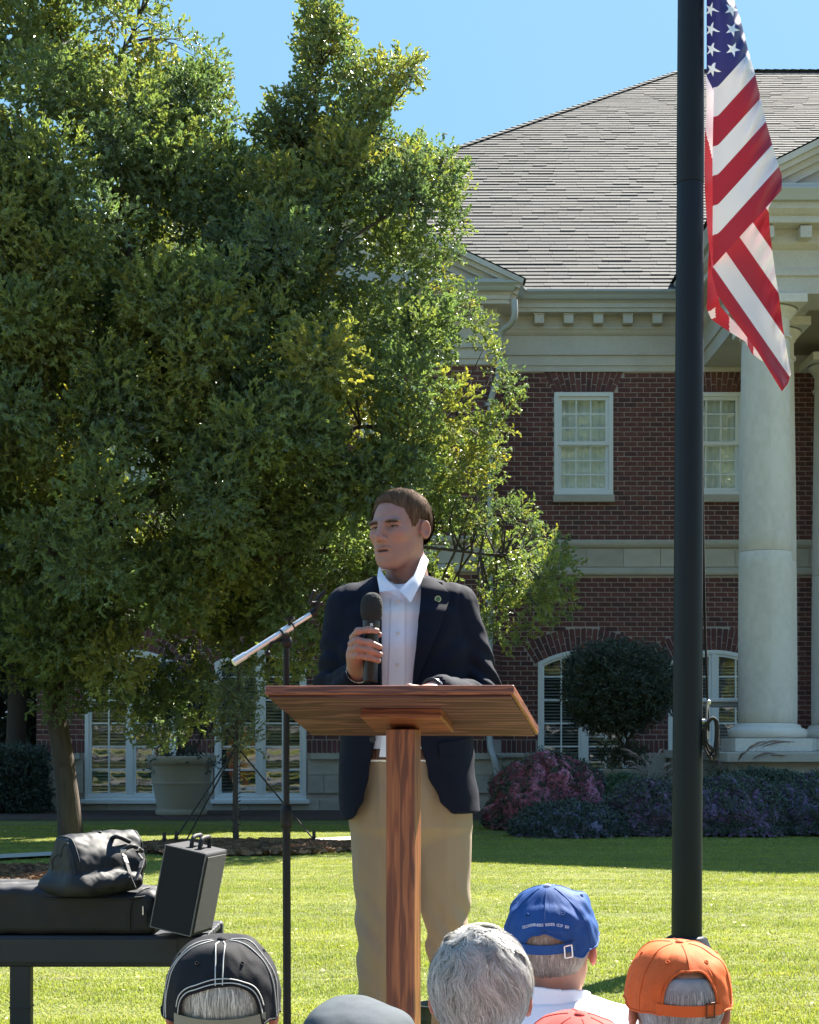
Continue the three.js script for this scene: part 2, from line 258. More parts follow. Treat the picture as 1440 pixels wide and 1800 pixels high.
{
  const list = [], cols = [], q = new THREE.Quaternion();
  bricks.forEach((b, i) => {
    const tone = Math.floor(R1() * 5), dz = (R1() - 0.5) * 0.004;
    if (i < 300) { const m = mesh('brick', brickUnits[i % 4], brickMs[tone], mainWall); m.position.set(b.x, b.y, b.z + dz); m.rotation.z = b.r; m.scale.set(b.w, b.h, 1); return; }
    q.setFromAxisAngle(V(0, 0, 1), b.r); list.push([V(b.x, b.y, b.z + dz), q.clone(), V(b.w, b.h, 1)]);
    const c = brickTones[tone], k = 0.85 + 0.3 * R1(); cols.push(lin(c[0] * k, c[1] * k, c[2] * k));
  });
  const q2 = new THREE.Quaternion().setFromAxisAngle(V(0, 1, 0), chA);
  for (const [s, y, w] of chBricks) { const t = s / 0.53; list.push([V(lerp(WR, ML, t), y, lerp(WZ, 0, t)), q2, V(w, BH, 1)]); const c = brickTones[Math.floor(R1() * 5)]; cols.push(lin(...c)); }
  instances('brickwork', brickUnits[1], brickAny, list, bld, cols);
}

// ---- stone courses
const PLAN = [[WL, -24], [WL, WZ], [WR, WZ], [ML, 0], [MR, 0]];
mesh('belt_course', sweep([[-0.01, 4.342], [0.07, 4.335], [0.085, 4.30], [0.08, 4.255], [0.05, 4.215], [0.03, 4.205], [0.012, 4.20], [0.012, 3.895], [0.04, 3.885], [0.065, 3.86], [0.07, 3.80], [0.06, 3.772], [-0.01, 3.765]], PLAN), limeM, bld);
mesh('water_table', sweep([[-0.01, 0.905], [0.06, 0.895], [0.085, 0.87], [0.08, 0.835], [0.04, 0.81], [0.02, 0.80], [0.008, 0.8], [0.008, 0.0]], [[WR, WZ], [ML, 0], [mX(940), 0]]), limeM, bld);
mesh('water_table', [box(mX(1112), mX(1170), 0, 0.9, 0, 0.07), box(mX(1340), 8, 0, 0.9, 0, 0.07)], limeM, bld);
mesh('water_table', [box(WL - 0.08, wX(230) - 0.80, 0.81, 0.905, WZ - 0.02, WZ + 0.08), box(wX(230) + 0.80, wX(458) - 0.80, 0.81, 0.905, WZ - 0.02, WZ + 0.08), box(wX(458) + 0.80, wX(686) - 0.80, 0.81, 0.905, WZ - 0.02, WZ + 0.08), box(wX(686) + 0.80, WR - 0.02, 0.81, 0.905, WZ - 0.02, WZ + 0.08)], limeM, bld);
const limeMs = [0.92, 1.0, 1.07].map(k => std(0.47 * k, 0.435 * k, 0.38 * k, 0.9, { map: stoneT, bumpMap: grainT, bumpScale: 0.002 }));
const R2 = rng(5);
const unitBlock = rbox(1, 1, 1, 0.012, 0, 0, 0, 2);
function block(x0, x1, y0, y1, z0, z1, parent) { const m = mesh('stone_block', unitBlock, limeMs[Math.floor(R2() * 3)], parent); m.position.set((x0 + x1) / 2, (y0 + y1) / 2, (z0 + z1) / 2 + (R2() - 0.5) * 0.004); m.scale.set(x1 - x0, y1 - y0, z1 - z0); }
for (let x = mX(1030) - 0.6 * 2; x < 7; x += 0.6) block(x + 0.005, x + 0.595, 3.905, 4.19, 0, 0.03, bld);
for (let x = WL; x < WR - 0.3; x += 0.6) block(x + 0.005, Math.min(x + 0.595, WR), 3.905, 4.19, WZ, WZ + 0.03, bld);
{
  const rows = [[0.565, 0.80, 0], [0.275, 0.557, 0.3], [-0.05, 0.267, 0]];
  rows.forEach(([a, b, off], k) => { const spans = k === 2 ? [[WL, WR, 0.17]] : [[WL, wX(230) - 0.75], [wX(230) + 0.75, wX(458) - 0.75], [wX(458) + 0.75, wX(686) - 0.75], [wX(686) + 0.75, WR]]; for (const [x0, x1, top] of spans) for (let x = x0 - off; x < x1 - 0.02; x += 0.56) { const l = Math.max(x, x0), r = Math.min(x + 0.552, x1); if (r - l > 0.04) block(l, r, a, top ?? b, WZ - 0.01, WZ + 0.032, bld); } });
}
// ---- entablature, modillions, gutter
mesh('entablature', sweep([[-0.01, 7.045], [0.03, 7.045], [0.03, 7.135], [0.05, 7.14], [0.05, 7.295], [0.085, 7.305], [0.085, 7.325], [0.045, 7.335], [0.045, 7.615], [0.07, 7.635], [0.09, 7.66], [0.11, 7.70], [0.125, 7.715], [0.125, 7.745], [0.09, 7.75], [0.09, 7.915], [0.15, 7.925], [0.33, 7.93], [0.335, 7.985], [0.36, 7.995], [0.36, 8.06], [0.385, 8.09], [0.40, 8.10]], PLAN), trimM, bld);
mesh('gutter', sweep([[0.36, 8.10], [0.43, 8.105], [0.45, 8.13], [0.47, 8.17], [0.505, 8.205], [0.515, 8.215], [0.515, 8.245], [0.495, 8.245], [0.49, 8.215], [0.40, 8.18], [0.36, 8.18]], PLAN), gutterM, bld);
for (let px = 947.5 - 52 * 1; px < 1330; px += 51.9) if (px > 930) { const x = PX(px, BZ - 0.2); mesh('modillion', [rbox(0.155, 0.16, 0.19, 0.008, x, 7.845, 0.185), rbox(0.175, 0.025, 0.2, 0.006, x, 7.912, 0.19)], trimM, bld); }
for (let x = WL + 0.3; x < WR - 0.1; x += 0.477) mesh('modillion', rbox(0.155, 0.16, 0.19, 0.008, x, 7.845, 0.185 + WZ), trimM, bld);
mesh('downspout', tube([at(904, 527, 25.42), at(905, 545, 25.42), at(904, 558, 25.45), at(897, 571, 25.55), at(884, 580, 25.7), at(879, 590, 25.75), at(878, 612, 25.78), at(877, 650, 25.78), at(872, 675, 25.78), at(864, 700, 25.82), at(862, 730, 25.84), at(862, 900, 25.84), at(861, 1280, 25.84), at(862, 1312, 25.8), at(869, 1335, 25.72), at(872, 1352, 25.72), at(872, 1405, 25.72)].map(p => p.add(V(0, 0, BZ))), 0.05, 120, 8), gutterM, bld);
for (const y of [1.6, 3.3, 5.0, 6.4]) mesh('downspout_strap', rbox(0.15, 0.05, 0.12, 0.01, PX(862, 25.84), y, BZ - 25.86), gutterM, bld);

// ---- windows: parts of the building, with frame, muntins, blind, sill and every pane as pieces
const R3 = rng(31);
function paneOf(pts, x, y, z, parent) { const g = metreUV(new THREE.ShapeGeometry(new THREE.Shape(pts.map(p => new THREE.Vector2(...p))))); const m = mesh('pane', g, glassM, parent); m.position.set(x, y, z); m.rotation.set((R3() - 0.5) * 0.022, (R3() - 0.5) * 0.022, 0); return m; }
function outline(x0, x1, y0, top, n = 10) { const p = [[x0, y0], [x1, y0]]; for (let i = 0; i <= n; i++) { const x = x1 + (x0 - x1) * i / n; p.push([x, top(x)]); } return p; }
function ring(x0, x1, y0, top, w, depth, z, n = 10) { const s = new THREE.Shape(outline(x0, x1, y0, top, n).map(p => new THREE.Vector2(...p))); s.holes.push(new THREE.Path(outline(x0 + w, x1 - w, y0 + w, x => top(x) - w, n).map(p => new THREE.Vector2(...p)))); return new THREE.ExtrudeGeometry(s, { depth, bevelEnabled: true, bevelSize: 0.004, bevelThickness: 0.004, bevelSegments: 1, curveSegments: 4 }).translate(0, 0, z); }
function slats(x0, x1, y0, y1, z, pitch, tilt) { const l = []; for (let y = y0; y < y1; y += pitch) { const g = new THREE.BoxGeometry(x1 - x0, 0.002, pitch * 0.9); g.rotateX(tilt); l.push(g.translate((x0 + x1) / 2, y, z)); } return l; }
function sashWindow(o) {                                 // double-hung, three by three panes in each sash
  const w = sub('window', bld); w.position.set(o.x, o.y0, o.wing ? WZ : 0);
  const H = o.y1 - o.y0, hw = o.hw, flat = y => () => y, mid = H * 0.502;
  mesh('frame', [ring(-hw, hw, 0, flat(H), 0.06, 0.09, -0.07), ring(-hw + 0.062, hw - 0.062, mid - 0.02, flat(H - 0.062), 0.055, 0.04, -0.055), ring(-hw + 0.062, hw - 0.062, 0.062, flat(mid + 0.02), 0.055, 0.04, -0.1)], frameM, w);
  mesh('sill', rbox(2 * hw + 0.05, 0.12, 0.2, 0.012, 0, -0.062, -0.02), limeM, w);
  const xl = -hw + 0.118, xr = hw - 0.118, mu = [];
  for (const [a, b, z] of [[mid + 0.035, H - 0.118, -0.035], [0.118, mid - 0.036, -0.08]]) {
    const pw = (xr - xl) / 3, ph = (b - a) / 3;
    for (let i = 1; i < 3; i++) { mu.push(box(xl + pw * i - 0.011, xl + pw * i + 0.011, a, b, z - 0.012, z + 0.012)); }
    for (let j = 1; j < 3; j++) mu.push(box(xl, xr, a + ph * j - 0.011, a + ph * j + 0.011, z - 0.0105, z + 0.0105));
    for (let i = 0; i < 3; i++) for (let j = 0; j < 3; j++) paneOf([[-pw / 2, -ph / 2], [pw / 2, -ph / 2], [pw / 2, ph / 2], [-pw / 2, ph / 2]], xl + pw * (i + 0.5), a + ph * (j + 0.5), z, w);
  }
  mesh('muntin', mu, frameM, w);
  { const L = [], Rr = []; for (let i = 0; i <= 1; i++) { L.push([xl - 0.06, lerp(0.06, H - 0.06, i)]); Rr.push([xr + 0.06, lerp(0.06, H - 0.06, i)]); } const g = new THREE.PlaneGeometry(xr - xl + 0.12, H - 0.12, 40, 1), p = g.attributes.position, s0 = R3() * 9; for (let i = 0; i < p.count; i++) p.setZ(i, 0.018 * Math.sin(p.getX(i) * 55 + s0) + 0.01 * Math.sin(p.getX(i) * 23)); g.computeVertexNormals(); mesh('curtain', g.translate(0, H / 2, -0.14), curtainM, w); }
}
function archWindow(o) {                                 // a pair of leaves under one low arch, two panes wide each
  const w = sub('window', bld); w.position.set(o.x, o.y0, o.wing ? WZ : 0);
  const hw = o.hw, S = o.y1 - o.y0, top = x => S + o.rise * (1 - (x / hw) ** 2), rows = [0.045 + 0.055], mu = [], fr = [ring(-hw, hw, 0, top, 0.055, 0.1, -0.08, 16)];
  fr.push(box(-0.035, 0.035, 0.05, top(0) - 0.05, -0.09, 0.018));
  mesh('sill', rbox(2 * hw + 0.12, 0.07, 0.16, 0.012, 0, -0.037, 0.01), frameM, w);
  for (const s of [-1, 1]) {
    const a = s < 0 ? -hw + 0.057 : 0.037, b = s < 0 ? -0.037 : hw - 0.057, t = x => top(x) - 0.058;
    fr.push(ring(a, b, 0.057, t, 0.04, 0.045, -0.05, 8));
    const xl = a + 0.04, xr = b - 0.04, m = (xl + xr) / 2, y0 = 0.097, rh = (S - 0.02 - y0) / 5.55, tt = x => top(x) - 0.098;
    mu.push(box(m - 0.012, m + 0.012, y0, tt(m), -0.042, -0.016));
    for (let j = 1; j <= 5; j++) mu.push(box(xl, xr, y0 + rh * j - 0.012, y0 + rh * j + 0.012, -0.0405, -0.0175));
    for (let i = 0; i < 2; i++) for (let j = 0; j < 6; j++) { const p0 = i ? m : xl, p1 = i ? xr : m, cx = (p0 + p1) / 2, c = y0 + rh * (j + 0.5), pts = j < 5 ? [[p0 - cx, -rh / 2], [p1 - cx, -rh / 2], [p1 - cx, rh / 2], [p0 - cx, rh / 2]] : outline(p0 - cx, p1 - cx, -rh / 2, x => tt(x + cx) - c, 6); paneOf(pts, cx, c, -0.03, w); }
    mesh('blind', slats(xl - 0.02, xr + 0.02, 0.12, S, -0.18, 0.052, 0.5), blindM, w);
  }
  mesh('frame', fr, frameM, w); mesh('muntin', mu, frameM, w);
  return w;
}
opens.forEach(o => { o.node = o.rise ? archWindow(o) : sashWindow(o); });

// ---- roof: hipped, with every shingle of the front slope a piece of its own thickness
const PITCH = 0.696, EZ = 0.5, HX = -5.79, T = 12, RY = ROOFY + T * PITCH, RXR = 24 - T;
const shingleT = tex(256, (u, v) => { const a = tfbm(u, v, 5, 4, 1), b = tfbm(u, v, 64, 2, 4); const k = 0.62 + 0.5 * a + 0.5 * (b - 0.5); return [k, k, k * 0.98]; }, true, 1.7, 1.7);
const shTones = [[0.071, 0.072, 0.070], [0.078, 0.079, 0.075], [0.064, 0.066, 0.066], [0.082, 0.082, 0.077], [0.071, 0.071, 0.071]];
const shMs = shTones.map(c => std(...c, 0.95, { map: shingleT })), shAny = std(1, 1, 1, 0.95, { map: shingleT });
const roof = (() => {
  const A = [HX, ROOFY, EZ], B = [24, ROOFY, EZ], C = [RXR, RY, EZ - T], D = [HX + T, RY, EZ - T], E = [24, ROOFY, EZ - 2 * T], G = [HX, ROOFY, EZ - 2 * T], p = [];
  const tri = (...l) => l.forEach(v => p.push(...v)); tri(A, B, C); tri(A, C, D); tri(G, A, D); tri(B, E, C); tri(E, G, D); tri(E, D, C); tri(A, G, E); tri(A, E, B);
  const g = new THREE.BufferGeometry(); g.setAttribute('position', new THREE.Float32BufferAttribute(p, 3)); g.computeVertexNormals(); return mesh('roof', metreUV(g), std(0.12, 0.12, 0.115, 0.95), bld);
})();
{
  const R = rng(77), ang = Math.atan(PITCH), ca = Math.cos(ang), sa = Math.sin(ang), EXPO = 0.172, q = new THREE.Quaternion().setFromAxisAngle(V(1, 0, 0), -Math.PI / 2 + (Math.PI / 2 - (Math.PI / 2 - ang))), list = [], cols = [];
  // a unit shingle: x along the eave, z down the slope (butt at z = 0), thin at the head and thick at the butt
  const wedge = (() => { const x = 0.5, l = 1.12, p = [], Q = (a, b, c, d) => p.push(...a, ...b, ...c, ...a, ...c, ...d); const bl = [-x, 0, 0], br = [x, 0, 0], tl = [-x, 1, 0], tr = [x, 1, 0], hl = [-x, 0.12, -l], hr = [x, 0.12, -l], gl = [-x, -0.2, -l], gr = [x, -0.2, -l]; Q(tl, tr, hr, hl); Q(bl, br, tr, tl); Q(bl, tl, hl, gl); Q(br, gr, hr, tr); const g = new THREE.BufferGeometry(); g.setAttribute('position', new THREE.Float32BufferAttribute(p, 3)); g.computeVertexNormals(); const uv = []; for (let i = 0; i < p.length; i += 3) uv.push(p[i] * 0.4, p[i + 2] * 0.2 + p[i + 1] * 0.02); g.setAttribute('uv', new THREE.Float32BufferAttribute(uv, 2)); return g; })();
  q.setFromAxisAngle(V(1, 0, 0), ang);
  const all = [], L = T / ca;
  for (let r = 0, s = 0.0; s < L - 0.1; r++, s += EXPO) {
    const hipX = HX + s * ca + 0.12; let x = Math.max(hipX, -1.8) - R() * 0.3; const end = Math.min(RXR + T - s * ca, 10.6);
    while (x < end) { const w = 0.2 + 0.5 * R() * R() + 0.1 * R(), x0 = Math.max(x, hipX), th = R() < 0.28 ? 0.019 + 0.006 * R() : 0.015 + 0.004 * R(); if (x + w - x0 > 0.05) all.push({ x: (x0 + x + w) / 2, w: x + w - x0 - 0.003, s: s + (R() - 0.5) * 0.008, th, c: Math.floor(R() * 5), k: 0.85 + 0.3 * R() }); x += w; }
  }
  for (const a of all) { a.p = V(a.x, ROOFY + a.s * sa + 0.004, EZ - a.s * ca); const D = BZ - a.p.z, px = CX + a.p.x / D * F; a.rank = a.s + (px < 945 || px > 1180 ? 100 : 0); }
  all.sort((a, b) => a.rank - b.rank);
  all.forEach((a, i) => { const sc = V(a.w, a.th, EXPO); if (i < 300) { const m = mesh('shingle', wedge, shMs[a.c], roof); m.position.copy(a.p); m.quaternion.copy(q); m.scale.copy(sc); } else { list.push([a.p, q, sc]); const c = shTones[a.c]; cols.push(lin(c[0] * a.k, c[1] * a.k, c[2] * a.k)); } });
  instances('shingles', wedge, shAny, list, bld, cols);
  // caps along the left hip and the ridge
  const hipDir = V(1, PITCH, -1).normalize(), start = V(HX, ROOFY + 0.02, EZ), n = Math.floor(V(T, T * PITCH, T).length() / 0.2), qh = new THREE.Quaternion(), mtx = new THREE.Matrix4(), zz = hipDir.clone().negate(), xx = V(1, 0, 1).normalize(), yy = new THREE.Vector3().crossVectors(zz, xx); mtx.makeBasis(xx, yy, zz); qh.setFromRotationMatrix(mtx);
  const capGeo = (() => { const g = new THREE.BufferGeometry(), p = [], Q = (a, b, c, d) => p.push(...a, ...b, ...c, ...a, ...c, ...d), w = 0.14, dr = -0.045; for (const s of [-1, 1]) { Q([0, 0.02, 0], [s * w, dr + 0.02, 0], [s * w, dr, -0.24], [0, 0, -0.24]); Q([0, 0.02, 0], [s * w, dr + 0.02, 0], [s * w, dr - 0.01, 0], [0, -0.01, 0]); } g.setAttribute('position', new THREE.Float32BufferAttribute(p, 3)); g.computeVertexNormals(); return metreUV(g); })();
  for (let i = 20; i < n; i++) { const m = mesh('ridge_cap', capGeo, shMs[i * 7 % 5], roof); m.position.copy(start).addScaledVector(hipDir, i * 0.2 + 0.05); m.quaternion.copy(qh); }
  const qr = new THREE.Quaternion().setFromAxisAngle(V(0, 1, 0), -Math.PI / 2);
  for (let x = HX + T; x < 10.5; x += 0.2) { const m = mesh('ridge_cap', capGeo, shMs[Math.floor(x * 37) % 5], roof); m.position.set(x, RY + 0.03, EZ - T); m.quaternion.copy(qr); }
}
// ---- gables: [x0, x1, base, slope, front z, back depth]
function gable(x0, x1, yb, slope, z, zb, parent) {
  const xm = (x0 + x1) / 2, ya = yb + (x1 - x0) / 2 * slope, g = sub('pediment', parent), ln = Math.hypot(xm - x0, ya - yb), an = Math.atan(slope);
  const tri = (inset, d, z1) => { const k = inset / Math.cos(an), s = new THREE.Shape([[x0 + k / slope, yb], [x1 - k / slope, yb], [xm, ya - k]].map(p => new THREE.Vector2(...p))); return metreUV(new THREE.ExtrudeGeometry(s, { depth: d, bevelEnabled: false }).translate(0, 0, z1 - d)); };
  mesh('tympanum', tri(0.2, 0.3, z - 0.32), trimM, g);
  const rake = [];
  for (const [lo, hi, out] of [[-0.30, -0.2, -0.22], [-0.2, -0.12, -0.14], [-0.12, -0.05, -0.05], [-0.05, 0.03, 0.0]]) for (const s of [-1, 1]) { const b = new THREE.BoxGeometry(ln + (s > 0 ? 0.0 : 0.06), hi - lo - 0.002, 0.42); b.translate(-s * ln / 2, (hi + lo) / 2, z + out - 0.21); b.rotateZ(-s * an); b.translate(s > 0 ? x1 : x0, yb, 0); rake.push(metreUV(b)); }
  mesh('raking_cornice', rake, trimM, g);
  mesh('flashing', box(x0 + 0.3, x1 - 0.3, yb - 0.005, yb + 0.035, z - 0.4, z - 0.02), gutterM, g);
  const p = [], L = [x0 - 0.05, yb + 0.03, z], A = [xm, ya + 0.06, z], Rr = [x1 + 0.05, yb + 0.03, z], L2 = [x0 - 0.05, yb + 0.03, zb[1]], A2 = [xm, ya + 0.06, zb[0]], R2b = [x1 + 0.05, yb + 0.03, zb[1]], Q = (a, b, c, d) => p.push(...a, ...b, ...c, ...a, ...c, ...d);
  Q(L, A, A2, L2); Q(A, Rr, R2b, A2); const r = new THREE.BufferGeometry(); r.setAttribute('position', new THREE.Float32BufferAttribute(p, 3)); r.computeVertexNormals(); mesh('gable_roof', metreUV(r), shMs[0], g);
}
gable(WL - 0.42, WR + 0.45, 8.235, 0.47, WZ + 0.53, [-2.5, 0.3], bld);

// ---- portico
const PZ = 4.05, PF = 0.955, PXL = 4.72, PFZ = 4.45;
function column(x, z, parent) {
  const c = sub('column', parent); c.position.set(x, PF, z);
  const Ht = 7.1 - PF, lathe = (pts, seg = 48) => new THREE.LatheGeometry(pts.map(p => new THREE.Vector2(...p)), seg);
  mesh('plinth', rbox(1.03, 0.18, 1.03, 0.012, 0, 0.09, 0), stoneM, c);
  mesh('base', lathe([[0, 0.181], [0.46, 0.181], [0.495, 0.2], [0.51, 0.245], [0.5, 0.295], [0.465, 0.325], [0.425, 0.335], [0.42, 0.36], [0.405, 0.375], [0.385, 0.385]]), stoneM, c);
  const r = t => 0.372 - 0.05 * Math.pow(t, 1.7), y0 = 0.385, y1 = Ht - 0.55, cut = 2.72, dr = (a, b) => { const p = [[0.3, a]]; for (let i = 0; i <= 12; i++) { const y = lerp(a, b, i / 12); p.push([r((y - y0) / (y1 - y0)) - (i === 0 || i === 12 ? 0.004 : 0), y]); } p.push([0.3, b]); return lathe(p); };
  mesh('shaft', dr(y0, cut - 0.003), stoneM, c); mesh('shaft', dr(cut + 0.003, y1), stoneM, c);
  mesh('capital', lathe([[0.318, y1], [0.345, y1 + 0.01], [0.355, y1 + 0.03], [0.345, y1 + 0.05], [0.322, y1 + 0.06], [0.32, y1 + 0.27], [0.345, y1 + 0.28], [0.35, y1 + 0.3], [0.37, y1 + 0.33], [0.41, y1 + 0.38], [0.43, y1 + 0.42], [0, y1 + 0.42]]), stoneM, c);
  mesh('abacus', rbox(0.93, 0.125, 0.93, 0.01, 0, Ht - 0.065, 0), stoneM, c);
}
column(4.86, PZ, bld); column(5.2, PZ - 1.2, bld); column(6.68, 0.72, bld); column(11.6, PZ, bld);
mesh('portico_entablature', [sweep([[0, 7.1], [0, 7.33], [0.03, 7.335], [0.03, 7.42], [0.0, 7.43], [0, 7.68], [0.03, 7.70], [0.07, 7.74], [0.08, 7.76], [0.08, 7.93], [0.31, 7.95], [0.32, 7.96], [0.32, 8.04], [0.35, 8.06], [0.40, 8.12], [0.40, 8.2]], [[PXL, 0.1], [PXL, PFZ], [12, PFZ]]), box(PXL + 0.003, 12, 7.1, 8.1, PFZ - 0.85, PFZ - 0.003), box(PXL + 0.003, PXL + 0.85, 7.1, 8.1, 0.1, PFZ - 0.86)], trimM, bld);
mesh('portico_gutter', sweep([[0.40, 8.2], [0.46, 8.21], [0.49, 8.28], [0.52, 8.34], [0.52, 8.37], [0.3, 8.39], [0.3, 8.2]], [[PXL, 0.1], [PXL, PFZ], [12, PFZ]]), gutterM, bld);
for (let px = 1415 - 66 * 1; px < 1500; px += 66) { const x = PX(px, BZ - PFZ - 0.2); mesh('modillion', rbox(0.155, 0.16, 0.2, 0.008, x, 7.85, PFZ + 0.18), trimM, bld); }
mesh('portico_ceiling', box(PXL + 0.86, 12, 7.3, 7.4, 0.02, PFZ - 0.86), std(0.30, 0.25, 0.19, 0.8), bld);
gable(PXL - 0.5, 12.6, 8.39, 0.5, PFZ + 0.5, [-6.5, -0.2], bld);
mesh('portico_floor', [rbox(8.3, 0.13, 5.3, 0.015, 8.25, PF - 0.066, 2.6)], limeM, bld);
mesh('portico_base', box(4.2, 12.3, 0, PF - 0.135, 0.02, 5.1), limeM, bld);
// ------------------------------------------------------------------ ground
const gY = (px, py) => { const D = EYE * F / (py - CY); return at(px, py, D); };   // the point of level ground seen there
const grassT = tex(1024, (u, v) => {
  const a = tfbm(u, v, 6, 5, 1), st = tfbm(u * 0.25 % 1, v, 24, 4, 6), f = tfbm(u, v, 128, 2, 3), dry = sstep(0.62, 0.75, tfbm(u, v, 12, 4, 8));
  const k = 0.55 + 0.35 * a + 0.55 * (st - 0.5) + 0.65 * (f - 0.5), y = 0.25 * (a - 0.5) + 0.5 * dry;
  return [k * (0.178 + 0.08 * y), k * (0.205 + 0.035 * y), k * (0.030 + 0.025 * dry)];
}, true, 0.4, 0.4);
const grassB = tex(512, (u, v) => tfbm(u, v, 64, 3, 2), false, 1.7, 1.7);
const lawnM = std(1, 1, 1, 0.9, { map: grassT, bumpMap: grassB, bumpScale: 0.02 });
const EDGE = -4.0, LOW = -0.5;
structure(mesh('lawn', metreUV(new THREE.PlaneGeometry(900, 800).rotateX(-Math.PI / 2).translate(0, 0, EDGE - 400)), lawnM));
const paveT = tex(512, (u, v) => { const a = tfbm(u, v, 5, 5, 2), k = 0.8 + 0.3 * a; return [k, k * 0.98, k * 0.94]; }, true, 0.3, 0.3);
structure(mesh('pavement', metreUV(new THREE.PlaneGeometry(900, 400).rotateX(-Math.PI / 2).translate(0, LOW, EDGE + 200)), std(0.17, 0.165, 0.155, 0.9, { map: paveT })));
structure(mesh('kerb', rbox(60, 0.52, 0.16, 0.015, 0, LOW + 0.255, EDGE + 0.085), limeM));
{ // the concrete walk that crosses behind the sapling
  const a = gY(-200, 1521), b = gY(760, 1470), n = V(b.z - a.z, 0, a.x - b.x).normalize().multiplyScalar(0.24), s = new THREE.BufferGeometry();
  s.setAttribute('position', new THREE.Float32BufferAttribute([a.clone().add(n), b.clone().add(n), b.clone().sub(n), a.clone().add(n), b.clone().sub(n), a.clone().sub(n)].flatMap(p => [p.x, 0.03, p.z]), 3)); s.computeVertexNormals();
  structure(mesh('path', metreUV(s), std(0.40, 0.38, 0.34, 0.9, { map: paveT })));
}
const mulchT = tex(256, (u, v) => { const a = tfbm(u, v, 20, 4, 4), k = 0.5 + a; return [0.085 * k, 0.05 * k, 0.036 * k]; }, true, 1, 1);
const mulchM = std(1, 1, 1, 0.95, { map: mulchT, bumpMap: grassB, bumpScale: 0.03 });
const litterG = (() => { const l = [], r = rng(4); for (let i = 0; i < 5; i++) { const g = new THREE.CircleGeometry(0.022 + 0.02 * r(), 5); g.scale(1, 0.5, 1); g.rotateX(-1.2 + r()); g.rotateY(r() * 6.28); l.push(g.translate((r() - 0.5) * 0.12, 0.01 + 0.02 * r(), (r() - 0.5) * 0.12)); } return merged(l); })();
const litterM = std(0.17, 0.11, 0.07, 0.9);
function mulch(cx, cz, rx, rz, litter, seed) {
  const r = rng(seed), s = new THREE.Shape(), n = 40; for (let i = 0; i < n; i++) { const t = i / n * 6.283, k = 0.88 + 0.22 * noise3(Math.cos(t) * 2 + seed, Math.sin(t) * 2, 0.5); i ? s.lineTo(Math.cos(t) * rx * k, Math.sin(t) * rz * k) : s.moveTo(rx * k, 0); }
  const g = metreUV(new THREE.ShapeGeometry(s).rotateX(-Math.PI / 2).translate(cx, 0.006, cz)); structure(mesh('soil', g, mulchM));
  const list = [], cols = []; for (let i = 0; i < litter; i++) { const t = r() * 6.283, k = Math.sqrt(r()) * 1.02; list.push([V(cx + Math.cos(t) * rx * k, 0.008, cz + Math.sin(t) * rz * k), new THREE.Quaternion().setFromAxisAngle(V(0, 1, 0), r() * 6), 0.7 + r()]); const q = r(); cols.push(lin(0.6 + q, 0.6 + q * 0.8, 0.6 + 0.5 * q)); }
  return tag(instances('leaf_litter', litterG, litterM, list, scene, cols), 'brown fallen leaves and bark mulch on the soil', 'leaf litter', null, 'stuff');
}
{ const p = gY(425, 1493); tag(mulch(p.x, p.z, 1.15, 1.0, 2600, 3), 'brown bark mulch with fallen leaves around the staked sapling', 'leaf litter', null, 'stuff'); const q = gY(-30, 1542); tag(mulch(q.x, q.z, 1.0, 0.75, 1500, 9), 'brown leaf litter on the grass at the far left edge', 'leaf litter', null, 'stuff'); }
structure(mesh('flower_bed_soil', metreUV(new THREE.PlaneGeometry(10, 3.2).rotateX(-Math.PI / 2).translate(-1.5, 0.005, -24.3)), mulchM));
structure(mesh('flower_bed_soil', metreUV(new THREE.PlaneGeometry(12, 5.2).rotateX(-Math.PI / 2).translate(7.2, 0.009, -21.6)), mulchM));
{ // grass blades on the lawn the camera sees
  const r = rng(8), bl = []; for (let i = 0; i < 8; i++) { const a = r() * 6.283, h = 0.006 + 0.010 * r(), w = 0.0024, x = (r() - 0.5) * 0.07, z = (r() - 0.5) * 0.07, lx = Math.cos(a) * h * (0.2 + 0.8 * r()), lz = Math.sin(a) * h * (0.2 + 0.8 * r()), sx = -Math.sin(a) * w, sz = Math.cos(a) * w; const g = new THREE.BufferGeometry(); g.setAttribute('position', new THREE.Float32BufferAttribute([x - sx, 0, z - sz, x + sx, 0, z + sz, x + lx, h, z + lz], 3)); g.computeVertexNormals(); bl.push(g); }
  const tuft = merged(bl), list = [], cols = [], A = gY(-200, 1521), B = gY(760, 1470);
  for (let i = 0; i < 210000; i++) {
    const D = 6.2 + 15.2 * Math.pow(r(), 1.25), x = (r() - 0.5) * (0.54 * D + 3.2), z = -D; if (Math.abs(D - 7.68 - 0.02 * Math.sin(x * 3)) < 0.035 && x < 0.2) continue;
    const tt = (x - A.x) / (B.x - A.x), pz = lerp(A.z, B.z, tt); if (Math.abs(z - pz) < 0.22) continue;
    const s = 0.6 + 0.8 * r(); list.push([V(x, -0.002, z), new THREE.Quaternion().setFromAxisAngle(V(0, 1, 0), r() * 6.28), V(s, s * (0.55 + 0.75 * noise3(x * 0.7, 0, z * 6)), s)]);
    const k = 0.75 + 0.5 * r(), d = r() < 0.05 ? 1 : 0, st = noise3(x * 0.35, 3, z * 5) - 0.5; cols.push(lin((0.30 + 0.14 * d + 0.12 * st) * k, (0.35 + 0.04 * d + 0.09 * st) * k, (0.042 + 0.08 * d) * k));
  }
  tag(instances('grass', tuft, phys(1, 1, 1, 0.95, { transmission: 0.45, thickness: 0, side: THREE.DoubleSide }), list, scene, cols), 'short bright green lawn grass mown in level strips', 'grass', null, 'stuff');
}
